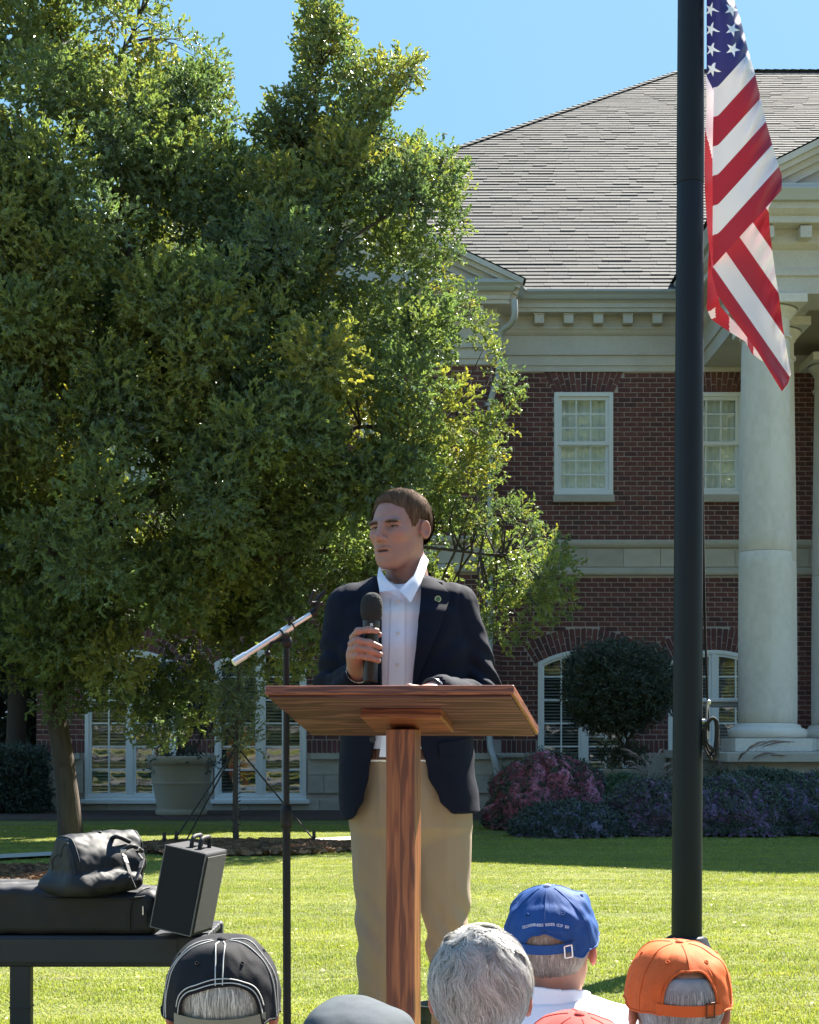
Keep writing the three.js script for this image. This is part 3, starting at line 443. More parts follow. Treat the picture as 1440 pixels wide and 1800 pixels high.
{ // a few pale leaves blown over the lawn
  const r = rng(64), list = [], cols = []; for (let i = 0; i < 420; i++) { const D = 6.5 + 14 * r(), q = new THREE.Quaternion().setFromEuler(new THREE.Euler(r() * 0.8 - 0.4, r() * 6.28, r() * 0.8 - 0.4)); list.push([V((r() - 0.5) * 0.52 * D, 0.014, -D), q, 0.7 + 0.6 * r()]); const k = r(); cols.push(lin(0.45 + 0.2 * k, 0.40 + 0.15 * k, 0.16 + 0.1 * k)); }
  const g = new THREE.CircleGeometry(0.012, 5).scale(1, 0.5, 1).rotateX(-1.3); tag(instances('fallen_leaves', g, std(1, 1, 1, 0.8, { side: THREE.DoubleSide }), list, scene, cols), 'small pale fallen leaves scattered over the lawn', 'fallen leaves', null, 'stuff');
}
// ------------------------------------------------------------------ foliage
const leafOf = (len, w, fold = 0.35) => { const g = new THREE.BufferGeometry(), z = w * fold; g.setAttribute('position', new THREE.Float32BufferAttribute([0, 0, 0, -w * 0.85, len * 0.32, z, -w * 0.7, len * 0.62, z, 0, 0, 0, -w * 0.7, len * 0.62, z, 0, len, 0, 0, 0, 0, 0, len, 0, w * 0.7, len * 0.62, z, 0, 0, 0, w * 0.7, len * 0.62, z, w * 0.85, len * 0.32, z], 3)); g.computeVertexNormals(); return g; };
function sprigOf(n, L, len, w, seed) {                   // a twig along +y with leaves on both sides
  const r = rng(seed), l = [new THREE.CylinderGeometry(0.0012, 0.0025, L, 3).translate(0, L / 2, 0)];
  for (let i = 0; i < n; i++) { const g = leafOf(len * (0.75 + 0.5 * r()), w * (0.8 + 0.4 * r())); g.rotateY(r() * 6.28); g.rotateZ((i % 2 ? 1 : -1) * (0.5 + 0.6 * r())); g.rotateX((r() - 0.5) * 0.9); g.rotateY(i * 2.4); l.push(g.translate(0, L * (0.12 + 0.88 * i / (n - 1)), 0)); }
  return merged(l);
}
const leafMat = (r, g, b, rough = 0.95, tr = 0.55) => phys(r, g, b, rough, { transmission: tr, thickness: 0, side: THREE.DoubleSide, clearcoat: 0.9, clearcoatRoughness: 0.24 });
const barkT = tex(256, (u, v) => { const a = tfbm(u, v * 0.5 % 1, 8, 5, 2), k = 0.55 + 0.8 * a; return [k, k * 0.95, k * 0.9]; }, true, 4, 1.2);
const barkM = std(0.085, 0.067, 0.055, 0.95, { map: barkT, bumpMap: barkT, bumpScale: 0.012 }), darkBark = std(0.06, 0.048, 0.04, 0.95);
const UP3 = V(0, 1, 0);
function sprigs(r, clumps, per, scale = 1, up = 0.5, col) {
  const list = [], cols = [], d = V(0, 0, 0), q = new THREE.Quaternion(), q2 = new THREE.Quaternion();
  for (const c of clumps) { const n = Math.round(per * c.r * c.r / 0.16), tone = r(); for (let i = 0; i < n; i++) {
    d.set(r() - 0.5, r() - 0.5, r() - 0.5); if (d.lengthSq() < 0.01) continue; d.normalize(); const k = c.r * Math.pow(r(), 0.55), p = c.p.clone().add(V(d.x * k * (c.sx ?? 1), d.y * k * (c.sy ?? 0.9), d.z * k));
    d.add(V((r() - 0.5) * 0.9, up + (r() - 0.5) * 0.9, (r() - 0.5) * 0.9)).normalize(); q.setFromUnitVectors(UP3, d); q2.setFromAxisAngle(UP3, r() * 6.28); list.push([p, q.clone().multiply(q2), scale * (c.k ?? 1) * (0.62 + 0.76 * r())]); cols.push(col(r, tone));
  } }
  return [list, cols];
}
{ // the big small-leaved tree on the left
  const poly = [[-300, -200], [225, -200], [265, -20], [280, 35], [320, 72], [380, 105], [398, 155], [398, 210], [430, 262], [462, 240], [484, 212], [492, 172], [512, 192], [536, 140], [548, 60], [556, 0], [568, -10], [590, 40], [610, 75], [628, 125], [690, 108], [738, 118], [720, 140], [645, 200], [678, 248], [778, 268], [806, 325], [798, 420], [778, 490], [775, 515], [832, 530], [850, 600], [882, 650], [898, 712], [872, 770], [862, 840], [835, 870], [822, 905], [836, 935], [892, 890], [945, 930], [990, 975], [998, 1045], [950, 1095], [905, 1128], [850, 1095], [760, 1100], [560, 1110], [535, 1195], [470, 1200], [432, 1165], [395, 1130], [340, 1190], [392, 1235], [345, 1262], [285, 1312], [248, 1290], [215, 1238], [150, 1232], [90, 1250], [40, 1185], [-120, 1180], [-300, 1100]];
  const D0 = 19, r = rng(21), clumps = [], tree = thing('broadleaf_tree', 'large green tree with small glossy leaves, grey-brown trunk behind the duffel bag', 'tree', [PX(118, D0), 0, -D0]), O = tree.position;
  const skip = (x, y) => (x > 228 && x < 318 && y > 1085 && y < 1195) || Math.hypot((x - 548) / 62, (y - 1018) / 32) < 1 || Math.hypot((x - 546) / 24, (y - 316) / 34) < 1 || Math.hypot((x - 430) / 25, (y - 265) / 45) < 1;
  let tries = 0;
  while (clumps.length < 660 && tries++ < 30000) {
    const px = -280 + 1260 * r(), py = -180 + 1500 * r(); if (!inPoly(poly, px, py) || skip(px, py)) continue;
    const d = polyDist(poly, px, py) / 150, th = Math.min(2.3, 0.35 + d * 1.1), rad = Math.max(d > 0.05 && py < 330 && px > 420 ? 0.13 : 0, Math.min(0.24 + 0.22 * r(), d - 0.06)); if (rad < 0.1) continue;
    let s = r() * 2 - 1; s = Math.sign(s) * Math.pow(Math.abs(s), 0.6); if (noise3(px / 75, py / 75, s * 2 + 4) < 0.41) continue;
    const D = D0 - 0.2 - s * th, p = at(px, py, D); clumps.push({ p: p.sub(O), r: rad });
  }
  for (let i = 0; i < 60; i++) { const px = 470 + 320 * r(), py = -20 + 330 * r(); if (inPoly(poly, px, py) && !skip(px, py)) clumps.push({ p: at(px, py, D0 - 0.2 + (r() - 0.5) * 0.8).sub(O), r: 0.15 + 0.08 * r(), k: 0.9 }); }
  for (let i = 0; i < poly.length; i++) { // small outer sprays that fray the outline
    const a = poly[i], b = poly[(i + 1) % poly.length], n = Math.ceil(Math.hypot(b[0] - a[0], b[1] - a[1]) / 11); for (let k = 0; k < n; k++) { const t = (k + r()) / n, px = lerp(a[0], b[0], t) + (r() - 0.5) * 22, py = lerp(a[1], b[1], t) + (r() - 0.5) * 22; if (px < -150 || py < -120 || skip(px, py)) continue; clumps.push({ p: at(px, py, D0 - 0.2 + (r() - 0.5) * 0.7).sub(O), r: 0.06 + 0.06 * r(), k: 0.75 }); }
  }
  const lp = (px, py, dz = 0) => at(px, py, D0 + dz).sub(O), limbs = [
    [[lp(125, 1475), lp(118, 1390), lp(108, 1310), lp(96, 1240), lp(100, 1120), lp(130, 1000)], [0.15, 0.125, 0.12, 0.11, 0.1, 0.09], 'trunk'],
    [[lp(130, 1000), lp(190, 860, -.4), lp(260, 690, -.7), lp(360, 540, -.6), lp(480, 420, -.3), lp(555, 180), lp(575, 40)], [0.09, 0.075, 0.06, 0.045, 0.03, 0.018, 0.006], 'limb'],
    [[lp(120, 1040), lp(60, 880, .5), lp(20, 640, .8), lp(60, 330, .6), lp(110, 80, .4)], [0.08, 0.06, 0.05, 0.035, 0.015], 'limb'],
    [[lp(150, 960), lp(300, 850, .6), lp(470, 760, .9), lp(640, 640, .8), lp(760, 560, .5)], [0.07, 0.055, 0.04, 0.025, 0.01], 'limb'],
    [[lp(100, 1120), lp(250, 1020, -.9), lp(480, 980, -1), lp(700, 960, -.6), lp(900, 980, -.2)], [0.07, 0.05, 0.038, 0.025, 0.01], 'limb'],
    [[lp(190, 860, -.4), lp(60, 730, -1.2), lp(-60, 700, -1.4)], [0.05, 0.035, 0.015], 'limb'],
    [[lp(300, 640, -.7), lp(220, 420, -1), lp(180, 200, -.6), lp(250, 20, -.2)], [0.045, 0.035, 0.025, 0.01], 'limb'],
    [[lp(300, 850, .6), lp(420, 800, -.8), lp(560, 760, -1.2), lp(800, 740, -.6)], [0.045, 0.035, 0.025, 0.01], 'limb'],
    [[lp(260, 690, -.7), lp(130, 720, -1.6), lp(20, 800, -1.7)], [0.04, 0.03, 0.012], 'limb'], [[lp(480, 420, -.3), lp(620, 330, -.4), lp(700, 160, 0), lp(750, 118, 0)], [0.03, 0.022, 0.014, 0.004], 'limb'], [[lp(360, 540, -.6), lp(560, 450, -1), lp(760, 330, -.5)], [0.035, 0.025, 0.008], 'limb']];
  const joints = [];
  for (const [pts, rad, nm] of limbs) { mesh(nm, taper(pts, rad, 28, nm === 'trunk' ? 14 : 8), nm === 'trunk' ? barkM : darkBark, tree); const c = new THREE.CatmullRomCurve3(pts); if (nm !== 'trunk') for (let i = 4; i <= 60; i++) joints.push(c.getPointAt(i / 60).add(V(0, 0, 0))); }
  const br = []; for (const c of clumps) { let m = null, md = 1e9; for (const j of joints) { const d = j.distanceTo(c.p) * (0.7 + 0.6 * r()) + (j.y > c.p.y ? 0.5 : 0); if (d < md && d > 0.15) { md = d; m = j; } } if (m && md < 1.2 && c.p.distanceTo(m) < 0.95 && r() < 0.75) br.push(taper([m, m.clone().lerp(c.p, 0.5).add(V((r() - 0.5) * 0.25, 0.1 * r(), (r() - 0.5) * 0.25)), c.p], [0.014, 0.009, 0.003], 6, 4)); }
  stuff(mesh('branches', br, darkBark, tree));
  const sp = sprigOf(12, 0.15, 0.050, 0.0145, 3), col = (r, tone) => { const k = 0.75 + 0.5 * r(), y = tone * 0.7 + 0.3 * r(); return lin((0.110 + 0.270 * y * y) * k, (0.155 + 0.190 * y) * k, (0.060 - 0.024 * y) * k); };
  const [list, cols] = sprigs(r, clumps, 190, 1, 0.3, col);
  instances('crown', sp, leafMat(1, 1, 1), list, tree, cols);
}
const roundSprig = sprigOf(9, 0.14, 0.045, 0.012, 5);
function bushy(tree, r, clumps, per, scale, mat, col, geo = roundSprig) { const [l, c] = sprigs(r, clumps, per, scale, 0.3, col); return instances('crown', geo, mat, l, tree, c); }
const darkGreen = (r, t) => { const k = 0.7 + 0.6 * r(); return lin(0.026 * k, 0.05 * k, 0.026 * k); };
const ballClumps = (r, c, rx, ry, rz, n, rad) => { const l = []; for (let i = 0; i < n; i++) { const d = V(r() - 0.5, r() - 0.5, r() - 0.5).normalize(), k = i < n * 0.85 ? 0.9 + 0.08 * r() : r() * 0.7; l.push({ p: V(c.x + d.x * rx * k, c.y + d.y * ry * k, c.z + d.z * rz * k), r: rad * (0.8 + 0.5 * r()) }); } return l; };
const leafDark = leafMat(1, 1, 1, 0.95, 0.25);
const potT = tex(256, (u, v) => { const a = tfbm(u, v, 6, 5, 7), k = 0.75 + 0.4 * a; return [k, k * 0.97, k * 0.92]; }, true, 1, 1), potM = std(0.33, 0.30, 0.245, 0.9, { map: potT, bumpMap: grainT, bumpScale: 0.002 });
function planter(name, label, p, w, h) {
  const t = thing(name, label, 'planter', [p.x, 0, p.z]), k = w / 2, prof = [[0, 0.001], [0.70, 0.001], [0.73, 0.02], [0.74, 0.07], [0.70, 0.10], [0.69, 0.13], [0.74, 0.28], [0.82, 0.52], [0.845, 0.53], [0.85, 0.56], [0.83, 0.575], [0.87, 0.72], [0.9, 0.84], [0.94, 0.85], [1.0, 0.9], [1.0, 0.97], [0.97, 1.0], [0.88, 1.0], [0.86, 0.9], [0, 0.88]];
  mesh('body', new THREE.LatheGeometry(prof.map(([a, b]) => new THREE.Vector2(a * k, b * h)), 48), potM, t);
  mesh('soil', new THREE.CircleGeometry(0.85 * k, 24).rotateX(-Math.PI / 2).translate(0, 0.93 * h, 0), mulchM, t); return t;
}
{ // planter and shrub before the wing
  const p = at(319, 1440, 24.3); planter('stone_planter', 'large round stone planter standing against the wing between two tall windows', p, 1.03, 0.88);
  const r = rng(33), t = thing('potted_shrub', 'dark green shrub on bare stems growing from the large round planter', 'shrub', [p.x, 0.80, p.z]), L = (px, py, dz = 0) => at(px, py, 24.3 + dz).sub(t.position);
  for (const [a, b, c] of [[305, 285, 300], [318, 330, 345], [330, 355, 360], [312, 315, 318], [300, 275, 268]]) mesh('stem', taper([L(a, 1345, (b - 318) / 200), L(b, 1290, (a - 318) / 60), L(c, 1235)], [0.022, 0.016, 0.008], 8, 6), darkBark, t);
  const cl = []; for (const [x, y, rr] of [[300, 1235, .3], [345, 1225, .32], [318, 1195, .33], [365, 1250, .26], [282, 1255, .24], [380, 1210, .2], [330, 1265, .26], [300, 1338, .12], [275, 1340, .12], [340, 1336, .13], [365, 1340, .1], [320, 1330, .12]]) for (let k = 0; k < 3; k++) cl.push({ p: L(x + (r() - .5) * 20, y + (r() - .5) * 14, (r() - .5) * 0.7), r: rr });
  bushy(t, r, cl, 90, 1.0, leafDark, darkGreen);
}
{ // clipped round tree in the right-hand bed, in its pot
  const p = at(1100, 1400, 22.6); planter('stone_planter', 'round stone planter half hidden behind the pink and white flowers', p, 0.62, 0.72);
  const r = rng(34), t = thing('clipped_round_tree', 'dark green clipped round tree in front of the arched window beside the flagpole', 'tree', [p.x, 0.66, p.z]), L = (px, py, dz = 0) => at(px, py, 22.6 + dz).sub(t.position);
  for (const [a, b] of [[1095, 1070], [1105, 1090], [1100, 1125]]) mesh('stem', taper([L(1100, 1345), L(a, 1310), L(b, 1270)], [0.03, 0.024, 0.016], 8, 6), darkBark, t);
  bushy(t, r, ballClumps(r, L(1087, 1208), 0.72, 0.56, 0.7, 420, 0.13), 200, 0.75, leafDark, darkGreen);
  bushy(t, r, ballClumps(r, L(1095, 1330), 0.3, 0.16, 0.3, 30, 0.1), 120, 0.8, leafDark, (r) => { const k = 0.8 + 0.5 * r(); return lin(0.05 * k, 0.07 * k, 0.03 * k); });
}
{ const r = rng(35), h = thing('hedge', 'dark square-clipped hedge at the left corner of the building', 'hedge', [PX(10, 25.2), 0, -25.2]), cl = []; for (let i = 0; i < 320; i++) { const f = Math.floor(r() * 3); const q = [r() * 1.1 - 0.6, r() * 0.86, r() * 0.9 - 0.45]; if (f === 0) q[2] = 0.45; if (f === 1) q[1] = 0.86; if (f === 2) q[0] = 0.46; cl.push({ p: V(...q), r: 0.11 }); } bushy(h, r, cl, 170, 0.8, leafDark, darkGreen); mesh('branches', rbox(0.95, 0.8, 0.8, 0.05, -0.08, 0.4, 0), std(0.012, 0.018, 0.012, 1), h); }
function distantTree(label, x, z, H, R, n, seed, col, bare = 0.28, group, sz = 2.6) {
  const r = rng(seed), t = thing('background_tree', label, 'tree', [x, 0, z], group), cl = [];
  mesh('trunk', taper([V(0, -0.5, 0), V(0.1, H * 0.3, 0), V(0, H * 0.8, 0.1)], [0.2, 0.15, 0.04], 10, 8), darkBark, t);
  for (let i = 0; i < 5; i++) mesh('limb', taper([V(0.08, H * (bare * 0.7 + 0.05 * i), 0), V(Math.cos(i * 1.3) * R * 0.4, H * (bare + 0.15 + 0.06 * i), Math.sin(i * 1.3) * R * 0.4), V(Math.cos(i * 1.3) * R * 0.7, H * (bare + 0.3 + 0.08 * i), Math.sin(i * 1.3) * R * 0.7)], [0.09, 0.06, 0.02], 8, 6), darkBark, t);
  for (let i = 0; i < n; i++) { const u = r(), a = r() * 6.283, y = H * lerp(bare, 1, u), rr = R * Math.sqrt(Math.max(0.05, 1 - Math.pow((u - 0.42) / 0.62, 2))) * Math.pow(r(), 0.4); cl.push({ p: V(Math.cos(a) * rr, y, Math.sin(a) * rr), r: 0.5 + 0.4 * r() }); }
  const [l, c] = sprigs(r, cl, 10, sz, 0.2, col); instances('crown', sprigOf(11, 0.25, 0.09, 0.018, seed), leafMat(1, 1, 1, 0.95, 0.4), l, t, c); return t;
}
const midGreen = (r) => { const k = 0.7 + 0.6 * r(), y = r(); return lin((0.10 + 0.08 * y) * k, (0.15 + 0.05 * y) * k, 0.05 * k); };
distantTree('dark multi-stemmed tree beyond the left corner of the building', PX(22, 29), -29, 9, 2.2, 90, 41, darkGreen, 0.30);
distantTree('dark tree farther left behind the corner hedge', PX(-70, 33), -33, 11, 3, 110, 42, darkGreen, 0.22);
tag(bushy(scene, rng(43), (() => { const r = rng(44), l = []; for (let i = 0; i < 260; i++) l.push({ p: V(-8 - 22 * r(), 4.5 * r(), -36 - 3 * r()), r: 0.8 }); return l; })(), 11, 5, leafDark, darkGreen), 'dark mass of undergrowth beyond the left corner of the building', 'undergrowth', null, 'stuff').name = 'undergrowth';
[[-15, 21, 15, 5.5, 51], [-4, 26, 17, 6, 52], [8, 19, 19, 6.5, 53], [17, 24, 18, 6, 54], [26, 18, 16, 6, 55], [-26, 27, 16, 6, 56]].forEach(([x, z, H, R, s]) => { const t = distantTree(['tall leafy tree', 'broad leafy tree', 'tallest leafy tree', 'leafy tree', 'round leafy tree', 'pale leafy tree'][s - 51] + ' across the pavement behind the audience, ' + ['far left', 'left of centre', 'right of centre', 'right', 'farthest right', 'farthest left'][s - 51], x, z, H, R, 200, s, midGreen, 0.14, 'trees across the pavement', 4.2); t.position.y = LOW; });
{ // sapling with its stakes and guy straps
  const D = 17.4, b = gY(415, 1484), r = rng(61), t = thing('staked_sapling', 'thin young sapling with sparse pale leaves held by three straps', 'tree', [b.x, 0, b.z]), L = (px, py, dz = 0) => at(px, py, -b.z + dz).sub(t.position);
  mesh('trunk', taper([L(415, 1486), L(414, 1400), L(416, 1300), L(418, 1230), L(424, 1150)], [0.034, 0.03, 0.026, 0.016, 0.006], 30, 8), barkM, t);
  const tw = []; for (let i = 0; i < 26; i++) { const y = 1150 + 160 * r(), a = r() * 6.28; tw.push(taper([L(417, y + 20), L(417 + Math.cos(a) * 18, y, Math.sin(a) * 0.12), L(417 + Math.cos(a) * 34, y - 14, Math.sin(a) * 0.25)], [0.006, 0.004, 0.002], 5, 4)); } stuff(mesh('twigs', tw, barkM, t));
  const cl = []; for (let i = 0; i < 34; i++) cl.push({ p: L(420 + (r() - 0.5) * 52, 1165 + 145 * Math.pow(r(), 0.8), (r() - 0.5) * 0.35), r: 0.1 }); bushy(t, r, cl, 110, 1.0, leafMat(1, 1, 1, 0.95, 0.5), (r) => { const k = 0.8 + 0.5 * r(); return lin(0.14 * k, 0.17 * k, 0.05 * k); });
  const st = []; for (let i = 0; i < 22; i++) { const y = 1330 + 150 * i / 22; st.push(bar(L(415, y), L(415 + (r() < 0.5 ? -8 : 8), y - 5, -0.03), 0.006, 5)); } stuff(mesh('stubs', st, barkM, t));
  const strapM = std(0.02, 0.02, 0.02, 0.7), top = L(416, 1312);
  for (const [px, py] of [[300, 1487], [325, 1482], [556, 1481]]) { const e = gY(px, py).sub(t.position); mesh('strap', bar(top, e, 0.009, 6), strapM, t); }
  mesh('tie', new THREE.TorusGeometry(0.045, 0.012, 6, 16).rotateX(Math.PI / 2).translate(top.x, top.y, top.z), strapM, t);
  for (const [px, py] of [[289, 1490], [310, 1488], [552, 1486]]) { const e = gY(px, py), s = thing('wooden_stake', px === 552 ? 'short wooden stake at the right end of the sapling straps' : px === 289 ? 'leftmost of the two short wooden stakes left of the sapling' : 'right one of the two short wooden stakes left of the sapling', 'stake', [e.x, 0, e.z]); mesh('peg', rbox(0.035, 0.17, 0.035, 0.004, 0, 0.075, 0), barkM, s); mesh('strap_end', new THREE.TorusGeometry(0.026, 0.005, 5, 12).rotateX(Math.PI / 2).translate(0, 0.09, 0), strapM, s); }
}
// ------------------------------------------------------------------ flowers
const floret = (() => { const l = []; for (let i = 0; i < 6; i++) { const g = new THREE.CircleGeometry(0.014, 5); g.translate(0.012, 0, 0); g.rotateX(-Math.PI / 2 + 0.5 * Math.sin(i * 2)); g.rotateY(i * 1.047); l.push(g); } const h = merged(l), b = h.clone(); b.rotateX(0.6); b.translate(0.02, -0.01, 0.015); const c = h.clone(); c.rotateX(-0.5); c.translate(-0.02, -0.006, 0.012); return merged([h, b, c]); })();
const petalM = std(1, 1, 1, 0.75), floM = phys(1, 1, 1, 0.75, { transmission: 0.25, thickness: 0, side: THREE.DoubleSide });
function mound(label, category, px, base, half, top, D, depth, flower, green, share, seed, dens = 1) {
  const r = rng(seed), c = at(px, base, D), W = half / F * D, H = (base - top) / F * D, t = thing('flower_mound', label, category, [c.x, 0, c.z]), fl = [], fc = [], lf = [], lc = [], q = new THREE.Quaternion();
  t.userData.kind = 'stuff';
  const n = Math.round(13000 * dens * (W * H + W * depth));
  for (let i = 0; i < n; i++) {
    const a = r() * 6.283, e = Math.asin(Math.pow(r(), 0.9)), bump = 0.86 + 0.22 * noise3(Math.cos(a) * 4 + seed, e * 5, Math.sin(a) * 4), d = V(Math.cos(a) * Math.cos(e), Math.sin(e), Math.sin(a) * Math.cos(e)), p = V(d.x * W * bump, Math.max(0.02, (d.y * 0.97 + 0.03) * H * bump), d.z * depth * bump);
    const isF = r() < share * sstep(0.0, 0.5, d.y + 0.15 + 0.3 * r()) * (0.8 + 0.35 * noise3(p.x * 13, p.y * 13, p.z * 13 + seed));
    d.add(V((r() - 0.5) * 0.8, 0.3 + r() * 0.4, (r() - 0.5) * 0.8)).normalize(); q.setFromUnitVectors(UP3, d);
    if (isF) { const f = flower[Math.floor(r() * flower.length)], k = 0.75 + 0.5 * r(); fl.push([p.addScaledVector(d, 0.015), q.clone(), 0.42 + 0.36 * r()]); fc.push(lin(f[0] * k, f[1] * k, f[2] * k)); }
    else { const k = 0.6 + 0.7 * r(); lf.push([p.addScaledVector(d, -0.045), q.clone().multiply(new THREE.Quaternion().setFromAxisAngle(UP3, r() * 6)), 0.55 + 0.3 * r()]); lc.push(lin(green[0] * k, green[1] * k, green[2] * k)); }
  }
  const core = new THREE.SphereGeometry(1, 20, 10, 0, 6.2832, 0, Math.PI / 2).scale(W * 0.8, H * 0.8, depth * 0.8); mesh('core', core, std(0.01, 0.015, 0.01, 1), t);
  instances('leaves', roundSprig, leafDark, lf, t, lc); instances('blossoms', floret, floM, fl, t, fc);
}
mound('pink and mauve flowering mound beside the man in the navy jacket', 'flower mound', 968, 1457, 118, 1330, 20.6, 0.8, [[0.62, 0.22, 0.33], [0.70, 0.30, 0.41], [0.50, 0.18, 0.27]], [0.051, 0.072, 0.043], 0.9, 71, 1.2);
mound('low band of lavender-blue flowers in front of the pink mound', 'flower mound', 1000, 1472, 105, 1420, 19.0, 0.45, [[0.44, 0.42, 0.64], [0.50, 0.47, 0.68], [0.38, 0.36, 0.58]], [0.043, 0.072, 0.051], 0.65, 72, 1.3);
mound('mound of dark purple flowers just left of the flagpole', 'flower mound', 1140, 1470, 85, 1378, 19.4, 0.55, [[0.30, 0.19, 0.33], [0.35, 0.23, 0.38], [0.25, 0.15, 0.28]], [0.072, 0.094, 0.072], 0.75, 73, 1.2);
mound('mound of dark purple flowers just right of the flagpole', 'flower mound', 1290, 1472, 105, 1374, 19.3, 0.6, [[0.29, 0.19, 0.35], [0.34, 0.23, 0.40], [0.24, 0.15, 0.29]], [0.072, 0.109, 0.072], 0.75, 74, 1.1);
mound('mound of violet flowers at the right edge of the bed', 'flower mound', 1440, 1473, 95, 1372, 19.4, 0.6, [[0.27, 0.21, 0.40], [0.32, 0.25, 0.44], [0.26, 0.16, 0.32]], [0.072, 0.116, 0.072], 0.75, 75, 1.1);
mound('green mound sprinkled with small white flowers left of the flagpole', 'flower mound', 1100, 1455, 65, 1368, 20.6, 0.5, [[0.7, 0.72, 0.7]], [0.072, 0.145, 0.051], 0.1, 76, 1.1);
mound('strip of small white flowers right of the flagpole', 'flower mound', 1345, 1455, 125, 1360, 20.7, 0.4, [[0.7, 0.72, 0.72]], [0.065, 0.109, 0.065], 0.13, 77, 1.0);
mound('mauve flowers along the foot of the portico', 'flower mound', 1360, 1445, 140, 1333, 22.0, 0.5, [[0.522, 0.203, 0.290], [0.435, 0.174, 0.261], [0.580, 0.246, 0.348]], [0.058, 0.072, 0.051], 0.55, 78, 1.0);
function fountain(label, px, base, D, h, n, seed) {
  const r = rng(seed), c = at(px, base, D), t = thing('fountain_grass', label, 'ornamental grass', [c.x, 0, c.z]), bl = [], M = std(0.08, 0.085, 0.045, 0.8);
  for (let i = 0; i < n; i++) { const a = r() * 6.283, l = h * (0.6 + 0.5 * r()), s = 0.3 + 0.6 * r(); bl.push(taper([V(0, 0, 0), V(Math.cos(a) * l * s * 0.4, l * 0.75, Math.sin(a) * l * s * 0.4), V(Math.cos(a) * l * s, l * (0.75 - 0.3 * s), Math.sin(a) * l * s)], [0.006, 0.005, 0.001], 7, 3)); }
  stuff(mesh('blades', bl, M, t));
  for (let i = 0; i < 12; i++) { const a = r() * 6.283, l = h * (0.9 + 0.35 * r()), s = 0.25 + 0.45 * r(), p0 = V(Math.cos(a) * l * s * 0.5, l * 0.85, Math.sin(a) * l * s * 0.5), p1 = V(Math.cos(a) * l * s, l * (1.0 - 0.15 * s), Math.sin(a) * l * s); const g = [taper([V(0, 0, 0), V(p0.x * 0.5, p0.y * 0.6, p0.z * 0.5), p0], [0.004, 0.003, 0.002], 6, 3), taper([p0, p0.clone().lerp(p1, 0.5).add(V(0, 0.03, 0)), p1], [0.006, 0.017, 0.003], 8, 6)]; for (let k = 0; k < 40; k++) { const f = p0.clone().lerp(p1, r()), d = V(r() - 0.5, r() - 0.5, r() - 0.5).normalize().multiplyScalar(0.035); g.push(bar(f, f.clone().add(d), 0.0012, 3)); } mesh('plume', g, std(0.26, 0.19, 0.16, 0.9), t); }
}
fountain('fountain grass with pale plumes left of the flagpole', 1145, 1440, 21.4, 0.85, 120, 81);
fountain('fountain grass with pale plumes right of the flagpole at the column foot', 1285, 1440, 21.3, 0.98, 130, 82);
// ------------------------------------------------------------------ cloth and sheet helpers
// a sheet between two border lines, both resampled to n rows; fn(s, t, p) moves a point and may give its texture coordinates
function resample(pts, n) { const d = [0]; for (let i = 1; i < pts.length; i++) d.push(d[i - 1] + Math.hypot(...pts[i].map((v, k) => v - pts[i - 1][k]))); const out = []; for (let i = 0; i <= n; i++) { const t = d[d.length - 1] * i / n; let k = 0; while (k < d.length - 2 && d[k + 1] < t) k++; const f = (t - d[k]) / (d[k + 1] - d[k] || 1); out.push(pts[k].map((v, j) => lerp(v, pts[k + 1][j], clamp(f, 0, 1)))); } return out; }
function sheet(left, right, n, m, fn) {
  const L = resample(left, n), R = resample(right, n), pos = [], uv = [], idx = [];
  for (let i = 0; i <= n; i++) for (let j = 0; j <= m; j++) { const q = L[i].map((v, k) => lerp(v, R[i][k], j / m)), o = fn(i / n, j / m, q); pos.push(...o.slice(0, 3)); uv.push(o[3] ?? j / m, o[4] ?? i / n); }
  for (let i = 0; i < n; i++) for (let j = 0; j < m; j++) { const a = i * (m + 1) + j, b = a + m + 1; idx.push(a, b, a + 1, a + 1, b, b + 1); }
  const g = new THREE.BufferGeometry(); g.setAttribute('position', new THREE.Float32BufferAttribute(pos, 3)); g.setAttribute('uv', new THREE.Float32BufferAttribute(uv, 2)); g.setIndex(idx); g.computeVertexNormals(); return g;
}
const weaveT = tex(256, (u, v) => 0.5 + 0.25 * Math.sin(u * 402) * Math.sin(v * 402) + 0.3 * (tfbm(u, v, 32, 2, 5) - 0.5), false, 8, 8);
const woodOf = (a, b, c, rings, seed, rep) => tex(512, (u, v) => { // long grain along v
  const w = tfbm(u, v, 2, 4, seed) * 3.2 + Math.abs(u - 0.45) * rings * 0.9 + 0.8 * tfbm(u, v, 4, 3, seed + 4), r = 0.5 + 0.5 * Math.sin(w * 9), f = tfbm(u * 1, v * 0.125 % 1, 64, 3, seed + 9), k = clamp(sstep(0.25, 0.9, r) * 0.75 + (f - 0.5) * 0.9, 0, 1), d = 0.85 + 0.3 * tfbm(u, v, 8, 3, seed + 2);
  return [0, 1, 2].map(i => d * (k < 0.5 ? lerp(a[i], b[i], k * 2) : lerp(b[i], c[i], k * 2 - 1)));
}, true, ...rep);
